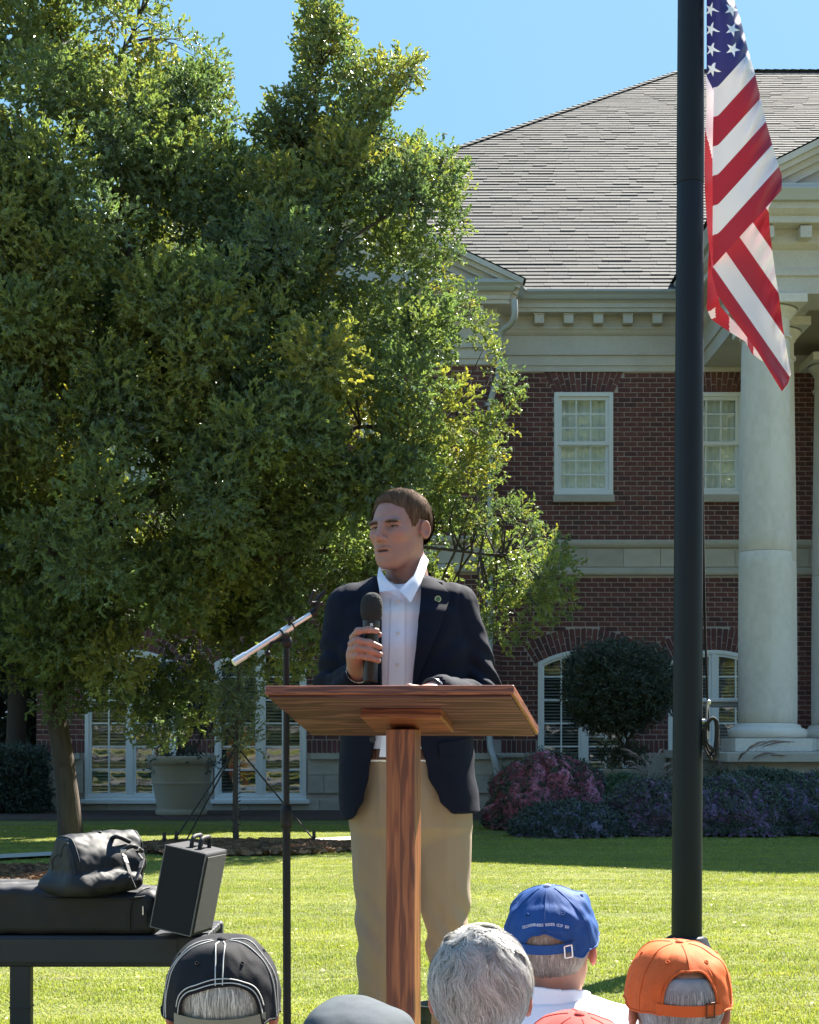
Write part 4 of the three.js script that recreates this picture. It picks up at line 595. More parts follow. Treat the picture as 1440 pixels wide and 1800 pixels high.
// ------------------------------------------------------------------ flagpole with halyard and flag
const FD = 8.2;
{
  const base = V(PX(1207, FD), 0, -FD), t = thing('flagpole', 'tall dark bronze flagpole on the lawn in front of the building', 'flagpole', [base.x, 0, base.z]);
  t.rotation.z = -0.0046;
  const M = phys(0.008, 0.012, 0.021, 0.5, { specularIntensity: 0.55, bumpMap: grainT, bumpScale: 0.0004 });
  const rad = y => 0.0765 - 0.0022 * y, seam = PY(324, FD);
  const prof = (a, b) => { const p = [[0.02, a]]; for (let i = 0; i <= 8; i++) { const y = lerp(a, b, i / 8); p.push([rad(y) - (i === 8 ? 0.002 : 0), y]); } p.push([0.02, b]); return new THREE.LatheGeometry(p.map(q => new THREE.Vector2(...q)), 40); };
  mesh('shaft', prof(0.02, seam), M, t); mesh('shaft', prof(seam + 0.004, 9.6), M, t);
  mesh('base_flange', new THREE.LatheGeometry([[0.075, 0.0], [0.17, 0.0], [0.17, 0.03], [0.13, 0.06], [0.1, 0.13], [0.08, 0.14]].map(q => new THREE.Vector2(...q)), 32), M, t);
  mesh('finial', new THREE.SphereGeometry(0.09, 20, 14).translate(0, 9.7, 0), std(0.5, 0.35, 0.1, 0.3, { metalness: 1 }), t);
  const cy = PY(1268, FD); mesh('cleat', [bar(V(0.095, cy - 0.09, 0.02), V(0.095, cy + 0.09, 0.02), 0.009), bar(V(0.06, cy, 0.02), V(0.1, cy, 0.02), 0.012), new THREE.SphereGeometry(0.013, 10, 8).translate(0.1, cy + 0.095, 0.02)], std(0.5, 0.5, 0.5, 0.35, { metalness: 0.8 }), t);
  const ro = thing('halyard_rope', 'thin black rope running down the flagpole and coiled on its cleat', 'rope', [base.x, 0, base.z]), RM = std(0.014, 0.015, 0.018, 0.85), r = rng(12);
  mesh('line', [tube([V(0.104, cy + 0.05, 0.02), V(0.088, 1.9, -0.02), V(0.078, 2.6, -0.045), V(0.076, 4.2, -0.05), V(0.09, 9.3, -0.03)], 0.005, 40, 6), tube([V(0.106, cy - 0.05, 0.03), V(0.094, 1.7, 0.0), V(0.086, 2.6, -0.035), V(0.086, 4.2, -0.04), V(0.1, 9.3, -0.02)], 0.005, 40, 6)], RM, ro);
  const coil = []; for (let i = 0; i < 9; i++) { const w = 0.026 + 0.016 * r(), h = 0.075 + 0.035 * r(), x0 = 0.122 + 0.012 * (r() - 0.5), z0 = 0.02 + 0.05 * (r() - 0.4); const p = []; for (let k = 0; k < 14; k++) { const a = k / 14 * 6.283; p.push(V(x0 + Math.sin(a) * w + 0.006 * Math.cos(a * 2), cy - h * 0.82 + Math.cos(a) * h, z0 + 0.01 * Math.sin(a * 2 + i))); } coil.push(tube(p, 0.0055, 40, 6, true)); }
  mesh('coil', coil, RM, ro);
  // the flag
  const W = 1024, star = (x, y, R) => { const a = Math.atan2(x, -y), d = Math.hypot(x, y), s = Math.PI / 5; let t = ((a % (2 * s)) + 2 * s) % (2 * s) - s; t = Math.abs(t); const k = s - t; const r1 = R, r2 = R * 0.382, px = d * Math.cos(k), py = d * Math.sin(k), ax = r1, bx = r2 * Math.cos(s), by = r2 * Math.sin(s); return (bx - ax) * (py - 0) - by * (px - ax) > 0; };
  const flagT = (() => { const w = 1216, h = 640, d = new Uint8Array(w * h * 4); for (let j = 0; j < h; j++) for (let i = 0; i < w; i++) { const u = (i + 0.5) / w, v = (j + 0.5) / h, o = (j * w + i) * 4; let c = Math.floor(v * 13) % 2 ? [222, 218, 224] : [158, 26, 44]; if (u < 0.4 && v < 7 / 13) { c = [43, 40, 104]; const X = u / 0.4 * 12, Y = v / (7 / 13) * 10; for (let b = 1; b <= 9; b++) for (let a = 1; a <= 11; a++) if ((a + b) % 2 === 0 && Math.abs(X - a) < 0.9 && Math.abs(Y - b) < 0.9 && star((X - a) / 12 * 0.4 * 1.72, (Y - b) / 10 * 7 / 13, 0.0308)) c = [238, 238, 242]; } for (let k = 0; k < 3; k++) d[o + k] = c[k]; d[o + 3] = 255; } const t = new THREE.DataTexture(d, w, h, THREE.RGBAFormat); t.colorSpace = THREE.SRGBColorSpace; t.magFilter = THREE.LinearFilter; t.minFilter = THREE.LinearMipmapLinearFilter; t.generateMipmaps = true; t.needsUpdate = true; return t; })();
  const fl = tag(mesh('flag', new THREE.BufferGeometry(), phys(1, 1, 1, 0.6, { map: flagT, transmission: 0.2, thickness: 0, side: THREE.DoubleSide, bumpMap: weaveT, bumpScale: 0.0002 })), 'red, white and blue striped flag with stars hanging limp from the dark pole', 'flag');
  const S = 2.573, at2 = (x, y, z) => at(1180 + x / S, y / S, FD - 0.02 - z);
  const hang = (f, zf) => (s, t, q) => { const z = zf(s, t, q), p = at2(q[0], q[1], z), [u, v] = f(q[0], q[1]); return [p.x, p.y, p.z, clamp(u, 0.004, 0.996), clamp(v, 0.004, 0.996)]; };
  const n3 = (a, b, c) => noise3(a, b, c) - 0.5;
  const uvA = (x, y) => { const p = (1180 + x / S) * 0.743 + y / S * 0.672 + 5 * Math.exp(-Math.pow((x - 188) / 16, 2)), q = (1180 + x / S) * 0.672 - y / S * 0.743; return [0.02 + (q - 690) / 760, 7 / 13 + (p - 1040) / 34.8 / 13]; };
  const A = sheet([[165, -160], [160, 0], [160, 345], [193, 412], [190, 540], [187, 680], [187, 830], [188, 955], [187, 1085], [190, 1205]], [[230, -160], [285, 0], [318, 105], [350, 235], [380, 335], [430, 555], [470, 700], [500, 790], [500, 860]], 90, 34, hang(uvA, (s, t, q) => 0.03 + 0.05 * Math.sin(t * 2.6) - 0.07 * Math.pow(t, 5) + 0.02 * sstep(0.5, 1, t) * Math.sin(s * 70 + 4 * n3(s * 9, t * 3, 1) + t * 9) + 0.05 * n3(s * 4, t * 2, 5)));
  const uvB = (x, y) => { const p = 0.82 * x - 0.57 * y; return [0.7 + (0.57 * x + 0.82 * y) / 4200, 12 / 13 - (p + 532) / 87 / 13]; };
  const B = sheet([[190, 1195], [184, 1240], [206, 1330], [280, 1440], [390, 1590], [500, 1770]], [[470, 880], [440, 940], [448, 1060], [470, 1230], [490, 1350], [505, 1480], [542, 1692]], 70, 26, hang(uvB, (s, t) => -0.02 + 0.03 * Math.sin(t * 5 + 1) + 0.03 * n3(s * 5, t * 3, 3) + 0.015 * sstep(0.6, 1, t) * Math.sin(s * 48 + t * 5)));
  const B2 = sheet([[500, 1770], [505, 1765]], [[542, 1692], [528, 1735]], 6, 6, hang(uvB, () => -0.02));
  const uvC = (x, y) => [0.8, y < 590 + (x - 155) * 4.1 ? 1.5 / 13 + 0.02 * Math.sin(y) * 0 : 2.5 / 13];
  const C = sheet([[158, 340], [160, 500], [153, 590], [150, 760], [152, 860], [160, 990], [168, 1090], [184, 1215]], [[200, 340], [200, 420], [196, 540], [193, 720], [194, 900], [194, 1085], [196, 1150], [200, 1220]], 100, 10, hang(uvC, (s, t) => -0.035 - 0.02 * t + 0.012 * Math.sin(s * 25)));
  const uvD = (x, y) => { const k = (x - 165) * 0.5 + (y - 1380); return [0.8, k < 30 ? 2.5 / 13 : k < 72 && x < 200 ? 3.5 / 13 : x < 262 ? 2.5 / 13 : x < 345 ? 3.5 / 13 : x < 372 ? 2.5 / 13 : 3.5 / 13]; };
  const Dd = sheet([[172, 1100], [166, 1200], [163, 1330], [160, 1395], [182, 1445], [262, 1500], [335, 1545], [365, 1600], [412, 1634]], [[196, 1180], [204, 1260], [214, 1340], [222, 1385], [262, 1430], [300, 1470], [370, 1560], [400, 1595], [420, 1634]], 110, 12, hang(uvD, (s, t) => -0.075 + 0.02 * Math.sin(s * 18 + t * 2)));
  fl.geometry = merged([A, B, B2, C, Dd]);
  const gb = fl.geometry; gb.computeBoundingBox(); const c0 = V(base.x + 0.1, 4.9, base.z); gb.translate(-c0.x, -c0.y, -c0.z); fl.position.copy(c0);
}
// ------------------------------------------------------------------ lectern
{
  const t = thing('lectern', 'reddish stained wooden lectern with a slanted top on a single square post', 'lectern', [-0.016, 0, -4.35]); t.rotation.y = -0.225;
  const red = woodOf([0.115, 0.027, 0.012], [0.20, 0.052, 0.020], [0.32, 0.105, 0.038], 4, 3, [6, 0.9]), redM = phys(1, 1, 1, 0.42, { map: red, clearcoat: 0.25, clearcoatRoughness: 0.35 });
  const redH = red.clone(); redH.rotation = Math.PI / 2; redH.repeat.set(11, 1.3); redH.needsUpdate = true; const redHM = phys(1, 1, 1, 0.45, { map: redH, clearcoat: 0.2, clearcoatRoughness: 0.4 });
  const ply = woodOf([0.052, 0.013, 0.013], [0.105, 0.035, 0.033], [0.170, 0.072, 0.066], 5, 8, [3.4, 0.8]); ply.rotation = Math.PI / 2;
  mesh('post', rbox(0.078, 1.148, 0.078, 0.004, 0, 0.574, 0), redM, t);
  const bd = sub('slanted_top', t); bd.position.set(0.006, 1.192, 0); bd.rotation.set(-0.235, 0, -0.004);
  mesh('board', rbox(0.648, 0.024, 0.43, 0.004, 0, 0.004, 0), redHM, bd);
  mesh('underside', rbox(0.632, 0.006, 0.415, 0.001, 0, -0.011, 0), std(1, 1, 1, 0.7, { map: ply }), bd);
  mesh('bracket', rbox(0.215, 0.024, 0.17, 0.003, 0.01, -0.026, 0.012), redHM, bd);
  mesh('foot', [rbox(0.5, 0.06, 0.08, 0.006, 0, 0.031, 0), rbox(0.08, 0.058, 0.5, 0.006, 0, 0.03, 0)], redHM, t);
}
// ------------------------------------------------------------------ microphone stand
{
  const D = 4.4, t = thing('microphone_stand', 'black microphone stand with a slanting silver boom left of the lectern', 'microphone stand', [PX(505.5, D), 0, -D]), L = (px, py, dz = 0) => at(px, py, D + dz).sub(t.position);
  const bk = phys(0.006, 0.006, 0.008, 0.5, { specularIntensity: 0.6 }), ch = std(0.80, 0.80, 0.80, 0.38, { metalness: 0.55 });
  t.rotation.z = 0.003;
  mesh('base', new THREE.LatheGeometry([[0, 0], [0.16, 0], [0.165, 0.008], [0.15, 0.02], [0.03, 0.035], [0.02, 0.06], [0, 0.06]].map(p => new THREE.Vector2(...p)), 40), bk, t);
  const y0 = PY(1436, D), y1 = PY(1128, D);
  mesh('lower_tube', bar(V(0, 0.05, 0), V(0, y0, 0), 0.0108, 16), bk, t);
  mesh('upper_tube', bar(V(0, y0, 0), V(0.001, y1, 0), 0.0082, 16), bk, t);
  mesh('clutch', new THREE.LatheGeometry([[0, -0.032], [0.0145, -0.03], [0.0165, -0.01], [0.0165, 0.012], [0.013, 0.03], [0, 0.032]].map(p => new THREE.Vector2(...p)), 20).translate(0, y0, 0), bk, t);
  const a = L(413, 1165, -0.05), b = L(508, 1103), c = L(551, 1079, 0.03), dir = c.clone().sub(a).normalize(), on = k => a.clone().addScaledVector(dir, k), ln = a.distanceTo(c);
  mesh('boom', [bar(on(0.035), on(ln * 0.63), 0.0078, 14), bar(on(ln * 0.66), on(ln), 0.0068, 14)], ch, t);
  mesh('counterweight', [bar(a, on(0.04), 0.0098, 14), bar(on(ln * 0.61), on(ln * 0.75), 0.0105, 14)], ch, t);
  mesh('boom_joint', [bar(on(ln * 0.6), on(ln * 0.615), 0.0125, 14), bar(on(ln * 0.74), on(ln * 0.755), 0.012, 14), bar(V(0, y1 - 0.01, 0), on(ln * 0.67).add(V(0, -0.012, 0.014)), 0.009, 10), new THREE.SphereGeometry(0.016, 14, 10).scale(1, 1.2, 1).translate(0.001, y1, 0)], bk, t);
  mesh('knob', [new THREE.CylinderGeometry(0.014, 0.014, 0.008, 16).rotateZ(0.2).translate(...L(512, 1088).toArray()), bar(L(512, 1088), L(512, 1100), 0.004), bar(L(478, 1131, -0.02), L(500, 1124), 0.0035), bar(L(473, 1146, -0.02), L(480, 1130, -0.02), 0.003), new THREE.SphereGeometry(0.008, 10, 8).translate(...L(473, 1148, -0.02).toArray())], bk, t);
  const e = on(ln + 0.012), f = L(563, 1058, 0.03);
  mesh('microphone_clip', [bar(on(ln - 0.004), e, 0.011, 12), bar(e, f, 0.008, 10), bar(L(548, 1060, 0.02), L(556, 1038, 0.01), 0.0045), bar(L(553, 1062, 0.045), L(575, 1040, 0.05), 0.0055), bar(L(549, 1061, 0.03), L(569, 1062, 0.04), 0.007)], bk, t);
}
// ------------------------------------------------------------------ bench and bags
{
  const D = 5.5, x0 = PX(-120, D), x1 = PX(366, D), yt = PY(1645, D), t = thing('bench', 'dark grey metal bench loaded with black bags at the left edge', 'bench', [(x0 + x1) / 2, 0, -D]), w = x1 - x0, M = std(0.022, 0.026, 0.038, 0.6, { bumpMap: grainT, bumpScale: 0.0006 });
  mesh('front_rail', rbox(w, 0.106, 0.05, 0.012, 0, yt - 0.053, -0.025), M, t);
  mesh('rail_panel', rbox(w * 0.78, 0.082, 0.008, 0.02, 0, yt - 0.05, 0.0015), M, t);
  mesh('rear_rail', rbox(w, 0.106, 0.05, 0.012, 0, yt - 0.053, -0.445), M, t);
  for (let i = 0; i < 5; i++) mesh('seat_slat', rbox(w - 0.01, 0.022, 0.062, 0.006, 0, yt - 0.012, -0.092 - i * 0.07), M, t);
  for (const px of [38, 352]) for (const z of [-0.03, -0.44]) { const X = PX(px, D - z) - t.position.x; mesh('leg', [rbox(0.07, yt - 0.1, 0.05, 0.006, X, (yt - 0.1) / 2, z), rbox(0.085, 0.012, 0.065, 0.004, X, 0.006, z), rbox(0.074, 0.006, 0.054, 0.002, X, 0.22, z)], M, t); }
  const nyl = phys(0.008, 0.010, 0.016, 0.62, { bumpMap: weaveT, bumpScale: 0.0005, sheen: 0.3, sheenRoughness: 0.6 }), leather = phys(0.008, 0.010, 0.015, 0.62, { bumpMap: grainT, bumpScale: 0.0007 });
  const wr = (x, y, z, f, a) => a * (fbm(x * f, y * f, z * f, 3) - 0.5);
  { // long soft case lying on the seat
    const p = V(PX(112, 5.62), yt, -5.66), c = thing('long_bag', 'long black fabric case lying flat on the bench under the duffel bag', 'bag', p.toArray()), hw = 0.335, hh = 0.082, hd = 0.155;
    const f = (x, y, z) => { const sag = 0.012 * (0.5 + 0.5 * Math.sin(x * 9)) + 0.01 * sstep(0.1, 0.3, x); const q = [Math.abs(x) - hw + 0.03, Math.abs(y - hh + sag * 0.5) - hh + sag * 0.5 + 0.03, Math.abs(z) - hd + 0.03]; return Math.hypot(Math.max(q[0], 0), Math.max(q[1], 0), Math.max(q[2], 0)) + Math.min(0, Math.max(...q)) - 0.03 - wr(x, y, z, 14, 0.010) - 0.006 * Math.pow(Math.max(0, Math.sin(x * 30 + z * 40)), 4) * sstep(0.1, 0.16, y); };
    mesh('body', nets(f, [-0.38, -0.01, -0.2], [0.38, 0.2, 0.2], 0.0085), nyl, c);
    mesh('zip', [tube([V(-0.34, 0.13, 0.11), V(0, 0.125, 0.158), V(0.27, 0.128, 0.157), V(0.325, 0.135, 0.12), V(0.338, 0.13, 0)], 0.0035, 50, 6), tube([V(0.245, 0.02, 0.158), V(0.25, 0.1, 0.158), V(0.28, 0.148, 0.13), V(0.3, 0.155, 0.08)], 0.004, 30, 6), tube([V(0.3, 0.02, 0.15), V(0.305, 0.08, 0.152), V(0.315, 0.13, 0.12), V(0.32, 0.145, 0.06)], 0.004, 30, 6)], leather, c);
    mesh('zip_pull', rbox(0.005, 0.03, 0.004, 0.001, PX(250, 5.48) - p.x, 0.085, 0.162), std(0.6, 0.6, 0.6, 0.3, { metalness: 1 }), c);
  }
  { // duffel bag with its end towards us
    const p = V(PX(172, 5.6), PY(1576, 5.5) + 0.004, -5.6), c = thing('duffel_bag', 'black duffel bag with straps sitting on top of the long case', 'bag', p.toArray()), ax = V(0.72, 0, -0.69), side = V(0.69, 0, 0.72); c.scale.set(0.94, 0.92, 0.94);
    const f = (x, y, z) => {
      const a = x * ax.x + z * ax.z, b = x * side.x + z * side.z, w = 0.108 - 0.03 * sstep(0.1, 0.22, y), lean = 0.0;
      const sec = (Math.pow(Math.pow(Math.abs((b - lean) / w), 2.8) + Math.pow(Math.abs((y - 0.105) / 0.118), 2.8), 1 / 2.8) - 1) * 0.1, end = Math.abs(a) - 0.18 + 0.02;
      let d = smax(sec, end, 0.05) - wr(x, y, z, 13, 0.022) - 0.005 * Math.sin(b * 50 + y * 30) * sstep(-0.1, -0.18, a) * 0.4;
      d = smin(d, cap(x, y, z, [-0.05, 0.035, 0.15], [0.14, 0.05, 0.07], 0.04, 0.036) - wr(x, y, z, 26, 0.012), 0.03);       // the rolled flap at the front
      d = smin(d, cap(x, y, z, [-0.17, 0.03, 0.06], [-0.02, 0.03, 0.16], 0.034, 0.03), 0.04);
      return Math.max(d, -y);
    };
    mesh('body', nets(f, [-0.27, -0.012, -0.24], [0.27, 0.26, 0.24], 0.0075), leather, c);
    const arc = (a, k, y) => { const l = []; for (let i = 0; i <= 16; i++) { const th = lerp(-1.75, 1.75, i / 16), o = ax.clone().multiplyScalar(a).add(V(0, 0.1, 0)), d = side.clone().multiplyScalar(Math.sin(th)).add(V(0, Math.cos(th), 0)); let u = 0.03; while (u < 0.2 && f(o.x + d.x * u, o.y + d.y * u, o.z + d.z * u) < -0.001) u += 0.002; const q = o.addScaledVector(d, u + 0.001); q.y = Math.max(q.y, 0.006); l.push(q); } return l; };
    mesh('piping', [tube(arc(-0.155, 1, 0), 0.0042, 60, 6), tube(arc(-0.140, 1, 0), 0.0032, 60, 6), tube(arc(0.145, 1, 0), 0.0042, 60, 6)], nyl, c);
    const str = (pts, w) => { const l = []; for (let i = 0; i < pts.length - 1; i++) { const m = pts[i].clone().lerp(pts[i + 1], 0.5), d = pts[i + 1].clone().sub(pts[i]), g = rbox(w, d.length() + 0.006, 0.005, 0.002); g.applyQuaternion(new THREE.Quaternion().setFromUnitVectors(UP3, d.normalize())); l.push(g.translate(m.x, m.y, m.z)); } return l; };
    const Lp = (px, py, D) => at(px, py, D).sub(p);
    mesh('strap', str([Lp(219, 1492, 5.48), Lp(226, 1512, 5.42), Lp(233, 1535, 5.39), Lp(243, 1560, 5.37)], 0.02), nyl, c);
    mesh('strap', str([Lp(243, 1487, 5.55), Lp(256, 1505, 5.5), Lp(252, 1522, 5.46), Lp(243, 1545, 5.42)], 0.016), nyl, c);
    for (const q of [[Lp(192, 1470, 5.6), Lp(208, 1462, 5.56), Lp(232, 1472, 5.6)], [Lp(215, 1490, 5.5), Lp(236, 1480, 5.5), Lp(255, 1490, 5.56)]]) mesh('handle', tube(q, 0.0085, 20, 8), leather, c);
    for (const [px, py, D] of [[170, 1457, 5.58], [219, 1468, 5.66]]) mesh('tab', rbox(0.036, 0.026, 0.02, 0.004, ...Lp(px, py + 1, D).toArray()), nyl, c);
    mesh('buckle', [rbox(0.02, 0.014, 0.006, 0.002, ...Lp(220, 1490, 5.455).toArray()), rbox(0.018, 0.012, 0.006, 0.002, ...Lp(245, 1486, 5.52).toArray())], std(0.5, 0.5, 0.52, 0.3, { metalness: 1 }), c);
  }
  { // upright hard case leaning to the right
    const w = 0.15, h = 0.285, d = 0.2, c = thing('upright_case', 'upright black case with light piping leaning at the right end of the bench', 'bag', [PX(309, 5.45), yt + 0.004, -5.5]);
    c.rotation.set(0, -0.24, -0.2, 'YXZ');
    mesh('body', rbox(w, h, d, 0.012, 0, h / 2 + 0.016, -0.02), std(0.006, 0.008, 0.015, 0.8, { bumpMap: weaveT, bumpScale: 0.0006 }), c);
    const ring = (z) => { const a = w / 2 - 0.003, q = [[-a, 0.02], [a, 0.02], [a, h + 0.012], [-a, h + 0.012]]; const l = []; for (let i = 0; i < 4; i++) { const u = q[i], v = q[(i + 1) % 4]; l.push(bar(V(u[0], u[1], z), V(v[0], v[1], z), 0.0024, 6)); } return l; };
    mesh('piping', [...ring(d / 2 - 0.022), ...ring(-d / 2 - 0.018)], std(0.15, 0.15, 0.16, 0.6), c);
for (const o of [0, 0.03]) mesh('handle', tube([V(o, h + 0.012, -0.06), V(o - 0.003, h + 0.048, -0.053), V(o + 0.001, h + 0.055, -0.01), V(o, h + 0.048, 0.03), V(o + 0.002, h + 0.012, 0.035)], 0.0075, 30, 8), nyl, c);  mesh('side_panel', rbox(0.004, h - 0.03, d - 0.03, 0.001, w / 2 + 0.001, h / 2 + 0.016, -0.02), std(0.06, 0.06, 0.062, 0.8, { bumpMap: weaveT, bumpScale: 0.0008 }), c);
  }
}
{ // green container on the grass behind the lectern post
  const D = 5.35, t = thing('green_bucket', 'dark green round container with a pale inside on the grass behind the lectern post', 'bucket', [PX(765, D), 0, -D]), top = PY(1764, D), M = std(0.012, 0.022, 0.018, 0.4), r = 0.068;
  mesh('body', new THREE.LatheGeometry([[0, 0.002], [r * 0.86, 0.002], [r * 0.9, 0.02], [r * 0.97, top - 0.055], [r * 1.0, top - 0.05], [r * 1.0, top - 0.04], [r * 0.98, top - 0.036], [r, top - 0.006], [r * 1.06, top - 0.004], [r * 1.06, top], [r * 0.96, top], [r * 0.94, top - 0.06], [0, top - 0.06]].map(p => new THREE.Vector2(...p)), 40), M, t);
  mesh('lining', new THREE.CircleGeometry(r * 0.92, 32).rotateX(-Math.PI / 2).translate(0, top - 0.03, 0), std(0.75, 0.75, 0.72, 0.6), t);
  mesh('handle', tube([V(-r, top - 0.02, 0.01), V(-r * 0.8, top - 0.08, r * 0.75), V(0, top - 0.11, r * 1.1), V(r * 0.8, top - 0.08, r * 0.75), V(r, top - 0.02, 0.01)], 0.0025, 30, 6), std(0.3, 0.3, 0.3, 0.4, { metalness: 1 }), t);
}
{ // table on the portico, right behind the flagpole
  const D = 23.2, t = thing('white_table', 'white table top showing between the flagpole and the big column', 'table', [PX(1268, D) + 0.25, 0.955, -D]), top = PY(1228, D) - 0.955;
  mesh('table_top', rbox(1.25, 0.06, 0.7, 0.02, 0, top - 0.03, 0), std(0.75, 0.76, 0.78, 0.4), t); mesh('apron', rbox(1.15, 0.06, 0.6, 0.01, 0, top - 0.09, 0), std(0.35, 0.36, 0.38, 0.5), t);
  for (const [x, z] of [[-1, -1], [1, -1], [-1, 1], [1, 1]]) mesh('leg', bar(V(x * 0.5, 0, z * 0.26), V(x * 0.5, top - 0.1, z * 0.26), 0.02), std(0.3, 0.3, 0.32, 0.4), t);
}
{ // autumn decoration hung inside the second tall window of the wing
  const p = V(wX(458) - 0.30, 0.35, -WD - 0.12), t = thing('window_decoration', 'orange and red autumn decoration inside the tall window left of the lectern', 'decoration', p.toArray());
  const dT = tex(128, (u, v) => { const n = fbm(u * 6, v * 9, 2, 4), r = Math.hypot(u - 0.55, v - 0.62), k = fbm(u * 14, v * 12, 7, 3); return r < 0.2 ? [0.75, 0.45, 0.08] : k > 0.56 ? [0.6, 0.1, 0.03] : n > 0.5 ? [0.55, 0.25, 0.10] : [0.25, 0.14, 0.09]; }, true);
  const s = new THREE.Shape(); for (let i = 0; i < 40; i++) { const a = i / 40 * 6.283, k = 0.85 + 0.3 * noise3(Math.cos(a) * 3, Math.sin(a) * 3, 1), x = Math.cos(a) * 0.24 * k, y = 0.5 + Math.sin(a) * 0.5 * k; i ? s.lineTo(x, y) : s.moveTo(x, y); }
  const g = new THREE.ExtrudeGeometry(s, { depth: 0.02, bevelEnabled: true, bevelSize: 0.006, bevelThickness: 0.006, bevelSegments: 2 }), uv = g.attributes.uv, ps = g.attributes.position; for (let i = 0; i < uv.count; i++) uv.setXY(i, ps.getX(i) / 0.56 + 0.5, ps.getY(i));
  mesh('wreath', g, std(1, 1, 1, 0.8, { map: dT }), t); mesh('pumpkin', new THREE.SphereGeometry(0.11, 20, 14).scale(1, 0.85, 0.4).translate(0.05, 0.32, 0.04), std(0.65, 0.2, 0.03, 0.6), t);
}
// ------------------------------------------------------------------ heads and hair, shared by all people
// head space: origin between the ears at eye height, y up, z the way the face looks
function headField(x, y, z, detail = true) {
  const ax = Math.abs(x);
  let d = ell(x, y, z, 0, 0.027, -0.018, 0.0745, 0.083, 0.098);
  d = smin(d, ell(x, y, z, 0, -0.032, 0.030, 0.0605, 0.082, 0.064), 0.035);
  d = smin(d, ell(x, y, z, 0, -0.078, 0.045, 0.038, 0.034, 0.043), 0.025);
  d = smin(d, cap(ax, y, z, [0.048, -0.042, -0.004], [0.020, -0.096, 0.06], 0.015, 0.013), 0.03);
  d = smin(d, ell(x, y, z, 0, -0.1, 0.073, 0.019, 0.014, 0.017), 0.018);
  if (detail) {
    d = smin(d, ell(ax, y, z, 0.027, 0.0145, 0.0785, 0.027, 0.0080, 0.0135), 0.016);
    d = smin(d, ell(ax, y, z, 0.040, -0.020, 0.060, 0.019, 0.015, 0.019), 0.022);
    d = smax(d, -ell(ax, y, z, 0.0315, 0.003, 0.0935, 0.0195, 0.0125, 0.0195), 0.012);
    d = smin(d, cap(x, y, z, [0, 0.014, 0.090], [0, -0.031, 0.110], 0.0075, 0.0110), 0.012);
    d = smin(d, ell(ax, y, z, 0.012, -0.036, 0.0985, 0.0085, 0.0078, 0.011), 0.006);
    d = smax(d, -ell(ax, y, z, 0.0065, -0.044, 0.106, 0.0038, 0.0035, 0.005), 0.003);
    d = smin(d, ell(ax, y, z, 0.0315, 0.0078, 0.0665, 0.0195, 0.0068, 0.0158), 0.004);
    d = smin(d, ell(ax, y, z, 0.0315, -0.0056, 0.0660, 0.0180, 0.0052, 0.0142), 0.006);
    d = smin(d, ell(x, y, z, 0, -0.0615, 0.0865, 0.0265, 0.0055, 0.0122), 0.006);
    d = smin(d, ell(x, y, z, 0, -0.0755, 0.0850, 0.0215, 0.0058, 0.0110), 0.006);
    d = smax(d, -ell(x, y, z, 0, -0.0688, 0.100, 0.0225, 0.0032, 0.019), 0.003);
    d = smax(d, -cap(ax, y, z, [0.019, -0.036, 0.107], [0.036, -0.066, 0.090], 0.0028, 0.0022), 0.010);       // nose-to-mouth fold
  }
  const ex = ax - 0.0785 - 0.32 * Math.max(0, -z + 0.004), ey = y + 0.006, ez = z + 0.012;
  let e = ell(ex, ey, ez, 0, 0, 0, 0.0088, 0.0275, 0.0175); e = smax(e, -ell(ex, ey, ez, 0.0085, 0.004, 0.0035, 0.0095, 0.0215, 0.0118), 0.003); e = smin(e, ell(ex, ey, ez, -0.002, -0.006, 0.012, 0.006, 0.007, 0.006), 0.004);
  d = smin(d, e, 0.006);
  return d;
}
const skinPaint = (base) => (x, y, z) => {
  const ax = Math.abs(x), n = 0.92 + 0.16 * fbm(x * 60, y * 60, z * 60, 3); let c = base.map(v => v * n);
  const red = Math.exp(-(((ax - 0.042) / 0.022) ** 2 + ((y + 0.03) / 0.022) ** 2)) * (z > 0.03 ? 1 : 0) + 0.7 * Math.exp(-((x / 0.016) ** 2 + ((y + 0.03) / 0.016) ** 2)) * (z > 0.09 ? 1 : 0) + (ax > 0.074 && Math.abs(y) < 0.045 && z < 0.02 && z > -0.05 ? 1.0 : 0);
  c = [c[0] * (1 + 0.03 * red), c[1] * (1 - 0.11 * red), c[2] * (1 - 0.12 * red)];
  const lip = z > 0.07 ? Math.exp(-((x / 0.025) ** 4 + ((y + 0.0685) / 0.0125) ** 4)) : 0; c = [lerp(c[0], 0.29, lip * 0.5), lerp(c[1], 0.13, lip * 0.5), lerp(c[2], 0.11, lip * 0.5)];
  const by = 0.0135 + 0.003 * (1 - ((ax - 0.03) / 0.02) ** 2) - 0.12 * Math.max(0, 0.02 - ax) * 0.6, brow = z > 0.05 ? Math.exp(-(((ax - 0.032) / 0.0185) ** 4 + ((y - by) / 0.0050) ** 2)) * (0.8 + 0.5 * noise3(x * 500, y * 250, 1)) : 0; const b = clamp(brow, 0, 0.9); c = [lerp(c[0], 0.06, b), lerp(c[1], 0.035, b), lerp(c[2], 0.022, b)];
  if (z > 0.02 && y < -0.04 && y > -0.12) { const s = 0.14 * noise3(x * 700, y * 700, z * 700) * sstep(-0.035, -0.05, y) * (1 - lip); c = [c[0] * (1 - s), c[1] * (1 - s * 0.9), c[2] * (1 - 0.7 * s)]; }
  return c;
};
const skinM = phys(1, 1, 1, 0.52, { vertexColors: true, specularIntensity: 0.6, bumpMap: grainT, bumpScale: 0.0002 });
